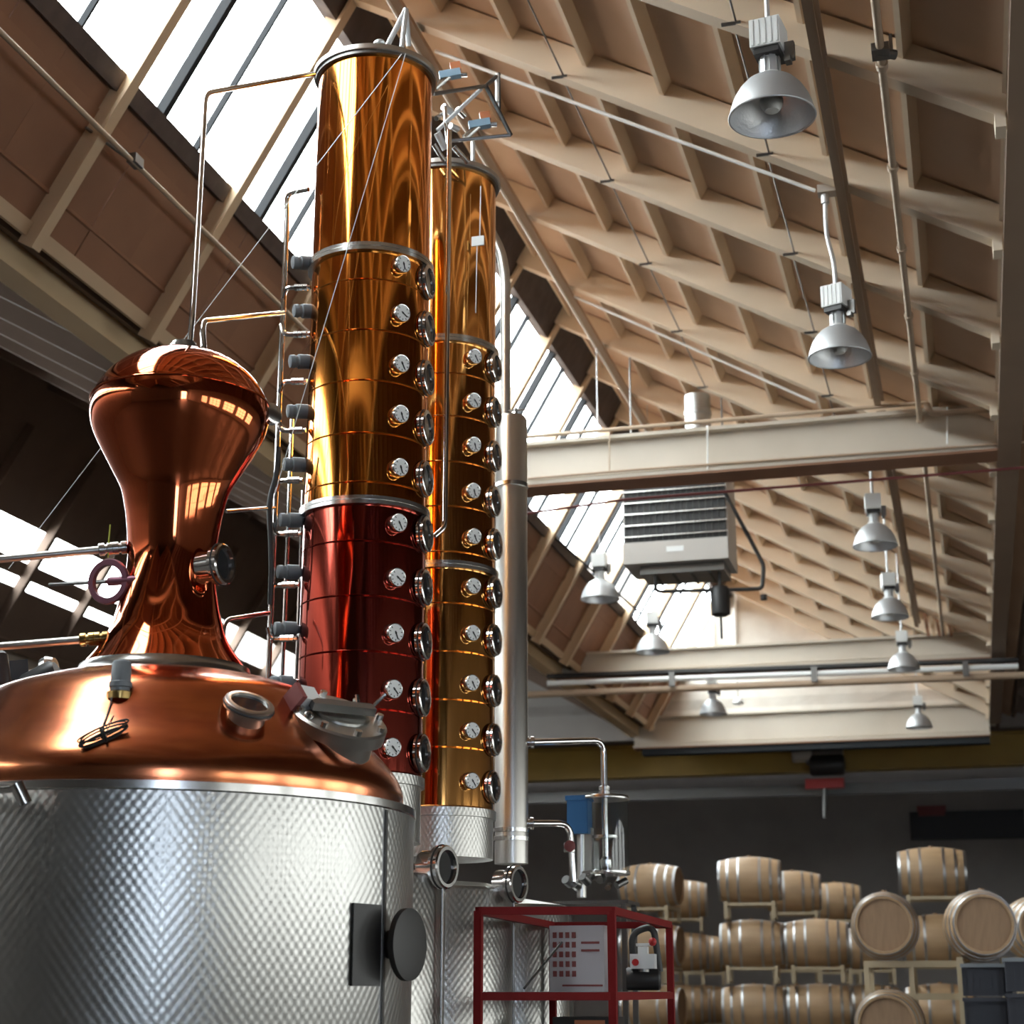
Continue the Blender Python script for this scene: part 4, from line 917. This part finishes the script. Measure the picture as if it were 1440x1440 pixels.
# ================================================================== BARRELS AND RACKS
def barrel_meshes():
    L, R0, R1 = .88, .270, .330
    pr = []
    for i in range(13):
        x = -L/2+L*i/12; pr.append((R0+(R1-R0)*(1-(2*x/L)**2), x))
    rad = lambda x: R0+(R1-R0)*(1-(2*x/L)**2)
    body = MB().lathe([(R0-.025,-L/2+.03),(R0-.022,-L/2)]+pr+[(R0-.022,L/2),(R0-.025,L/2-.03)], axis=(1,0,0), n=36, cap0=False, cap1=False).mesh('staves', M['oak'])
    head = MB().lathe([(R0-.02,-.012),(R0-.02,.012)], axis=(1,0,0), n=32).mesh('head', M['oakhead'])
    hoops = []
    for x, w_ in ((-.42,.035),(-.30,.032),(-.15,.032),(.15,.032),(.30,.032),(.42,.035)):
        hoops.append((x, MB().lathe([(rad(x-w_/2)+.001,-w_/2),(rad(x-w_/2)+.004,-w_/2),(rad(x+w_/2)+.004,w_/2),(rad(x+w_/2)+.001,w_/2)], axis=(1,0,0), n=36, cap0=False, cap1=False).mesh('hoop', M['hoop'])))
    bung = MB().cyl((0,0,R1-.005), (0,0,R1+.018), .03, .026, 12).mesh('bung', M['oakhead'])
    return body, head, hoops, bung
bm_ = barrel_meshes()
def barrel(p, rz, label, group, parts=True):
    t = thing('oak_barrel', p, label, 'barrel', group)
    inst('staves', bm_[0], t, p)
    for s in (-1, 1): inst('head', bm_[1], t, Vector(p)+Vector((s*.405,0,0)))
    for x, me in bm_[2]: inst('hoop', me, t, Vector(p)+Vector((x,0,0)))
    inst('bung', bm_[3], t, p)
    t.rotation_euler = (R_(random.uniform(-8,8)), 0, rz); return t
rk = {}
def rack(p, rz, label, group, h=.87):
    """cradle under one barrel: two saddle bars, four posts down to the next level, feet bars"""
    t = thing('barrel_rack', p, label, 'rack', group)
    def add(nm, key, mb, sm=False):
        if (key, h) not in rk: rk[(key, h)] = mb().mesh(nm, M['racktan'], sm)
        return inst(nm, rk[(key, h)], t, p)
    for s in (-1, 1):
        add('saddle_bar', ('s', s), lambda: MB().bar((s*.33,-.36,-.325), (s*.33,.36,-.325), .05, .05))
        add('foot_bar', ('f', s), lambda: MB().bar((s*.33,-.36,-h+.345), (s*.33,.36,-h+.345), .05, .03) if h < 1.2 else MB().bar((s*.33,-.36,-h+.02), (s*.33,.36,-h+.02), .05, .03))
        for q in (-1, 1): add('post', ('p', s, q), lambda: MB().bar((s*.33, q*.34, -.325), (s*.33, q*.34, (-h+.345) if h < 1.2 else -h), .05, .05))
        add('side_rail', ('r', s), lambda: MB().bar((-.33, s*.34, -.34), (.33, s*.34, -.34), .03, .04))
    t.rotation_euler = (0, 0, rz)
ZL = [2.955, 2.09, 1.22, .35]
def stack(px, d, levels, rz, top_label, mid, rowlab, grp):
    """pile of racked barrels: levels is a list of indexes into ZL, positions by column pixel at mid height"""
    a = PD(px, 1330, d)
    for n, lv in enumerate(levels):
        p = Vector((a.x, a.y, ZL[lv]))
        lb = top_label if n == 0 else mid % ('second' if n == 1 else 'third' if n == 2 else 'fourth')
        barrel(p, rz, lb, grp)
        if lv < 3: rack(p, rz, ('tan steel rack under the top barrel of ' if n == 0 else 'tan steel rack under the %s tier of ' % ('second' if n == 1 else 'third')) + rowlab, 'tan barrel racks', .87)
G1 = 'racked oak barrels lying side-on'
rzv = R_(4)
stack(1058, 24.4, [0,1,2,3], rzv, 'pale oak barrel topping the tallest stack left of the round barrel heads', 'oak barrel on the %s tier of that tallest stack', 'the tallest barrel stack', G1)
stack(1149, 24.3, [1,2,3], rzv, 'oak barrel topping the lower stack right of the tallest stack', 'oak barrel on the %s tier of the lower stack beside the tallest', 'the lower barrel stack', G1)
stack(1318, 23.2, [0,1,2,3], R_(2), 'pale oak barrel standing highest between the two round barrel heads', 'oak barrel on the %s tier between the two round barrel heads', 'the stack between the round heads', G1)
stack(917, 25.6, [0,1,2,3], R_(-6), 'pale oak barrel beside the glass spirit safe, topmost of its stack', 'oak barrel on the %s tier of the stack behind the red frame', 'the stack behind the red frame', G1)
# further rows in the shade behind
for px, d, lv, wh in ((1118,27.4,[0,1,2,3],'directly behind the tallest stack'), (1178,30.5,[0,1,2,3],'far behind the lower stack'), (960,29.5,[0,1,2,3],'beyond the spirit safe'), (990,31.5,[1,2,3],'left of the tallest stack'), (1222,27.5,[1,2,3],'behind the left round barrel head')):
    a = PD(px, 1330, d)
    for n, l in enumerate(lv):
        p = Vector((a.x, a.y, ZL[l])); barrel(p, R_(8), 'dim oak barrel, %s tier, in the shaded stack %s' % (('fourth','third','second','first')[l], wh), 'shaded oak barrels at the back')
        if l < 3: rack(p, R_(8), 'dim tan rack, %s tier, in the shaded stack %s' % (('fourth','third','second')[l], wh), 'shaded racks at the back', .87)
# end-on barrels nearer the camera
for px, py, d, lab in ((1245,1303,17.3,'oak barrel with round head facing out, left of the pair on the tan rack'), (1377,1302,16.9,'oak barrel with round head facing out above the black crates'), (1456,1306,18.7,'oak barrel turned aside, behind and beyond the round head above the crates'), (1252,1441,17.0,'lowest visible round-headed oak barrel under the tan rack')):
    p = PD(px, py, d); dirv = math.atan2(p.y, p.x)
    barrel(p, dirv+R_({1245:-2,1377:6,1456:14,1252:-4}[px]), lab, 'round-headed oak barrels facing the still')
a = PD(1245,1303,17.3); b_ = PD(1252,1441,17.0)
rack_z = a.z-.33
er = thing('barrel_stand', (a.x, a.y, 0), 'tan welded steel stand carrying the left round-headed barrel', 'rack')
q1_, q2_ = PD(1218,1352,17.0), PD(1352,1352,17.0)
for q in (q1_, PD(1281,1352,17.0), q2_):
    for dy in (0, .7): part('post', MB().box((q.x, q.y+dy, (rack_z-.03)/2), (.05,.05,rack_z-.03)), M['racktan'], er, smooth=False)
for z in (rack_z-.03, rack_z-.33):
    for dy in (0, .7): part('cross_rail', MB().bar((q1_.x,q1_.y+dy,z), (q2_.x,q2_.y+dy,z), .05, .06), M['racktan'], er, smooth=False)
    for q in (q1_, q2_): part('depth_rail', MB().bar((q.x,q.y,z), (q.x,q.y+.7,z), .05, .06), M['racktan'], er, smooth=False)
bz = thing('barrel_stand', (b_.x, b_.y, 0), 'low tan cradle under the lowest round-headed barrel', 'rack')
for s in (-.26, .26): part('cradle_post', MB().box((b_.x+s, b_.y, (b_.z-.27)/2), (.06,.5,b_.z-.27)), M['racktan'], bz, smooth=False)
# black crates on the right
def crate_stack(px, d, ytop, w_, n, label):
    a = PD(px, ytop, d); hz = a.z/n
    for i in range(n):
        c = Vector((a.x, a.y, hz*i)); t = thing('plastic_crate', c, label[0] if i == n-1 else label[1] % ('bottom','second','third','fourth','fifth')[i], 'crate', 'black crates at the right edge')
        h_ = hz-.015; m = MB()
        part('crate_wall', MB().box(c+Vector((0,w_/2,h_/2)), (w_,.02,h_)).box(c+Vector((0,-w_/2+.02,h_/2)), (w_-.04,.012,h_)).box(c+Vector((w_/2-.02,0,h_/2)), (.02,w_,h_)).box(c+Vector((-w_/2+.02,0,h_/2)), (.02,w_,h_)).box(c+Vector((0,0,.01)), (w_-.05,w_-.02,.02)), M['crate'], t, smooth=False)
        for j in range(8): part('rib', MB().box(c+Vector((-w_/2+.03+j*(w_-.06)/7, -w_/2+.01, h_/2)), (.014,.02,h_)), M['crate'], t, smooth=False)
        part('rim', MB().box(c+Vector((0,-w_/2,h_-.015)), (w_+.01,.03,.03)).box(c+Vector((0,w_/2,h_-.015)), (w_+.01,.03,.03)), M['greycast'] if i == n-1 else M['crate'], t, smooth=False)
crate_stack(1386, 15.6, 1353, .42, 6, ('top crate of the black stack with a pale rim below the round-headed barrel', 'black ribbed crate, %s from the floor, stacked below the round-headed barrel'))
crate_stack(1449, 15.4, 1345, .46, 6, ('top crate of the black stack beside the pale-rimmed crate stack', 'black ribbed crate, %s from the floor, beside the pale-rimmed crate stack'))
# tall support under the crates-side round barrels
for px, d, zz_, lb in ((1377,16.9,PD(1377,1302,16.9).z,'tan stand hidden behind the crates under the round-headed barrel'), (1456,18.7,PD(1456,1306,18.7).z,'tan stand under the turned barrel beyond the crates')):
    a = PD(px, 1302, d); t = thing('barrel_stand', (a.x, a.y, 0), lb, 'rack')
    for s in (-.2, .2): part('cradle_post', MB().box((a.x+s, a.y, (zz_-.29)/2), (.06,.5,zz_-.29)), M['racktan'], t, smooth=False)
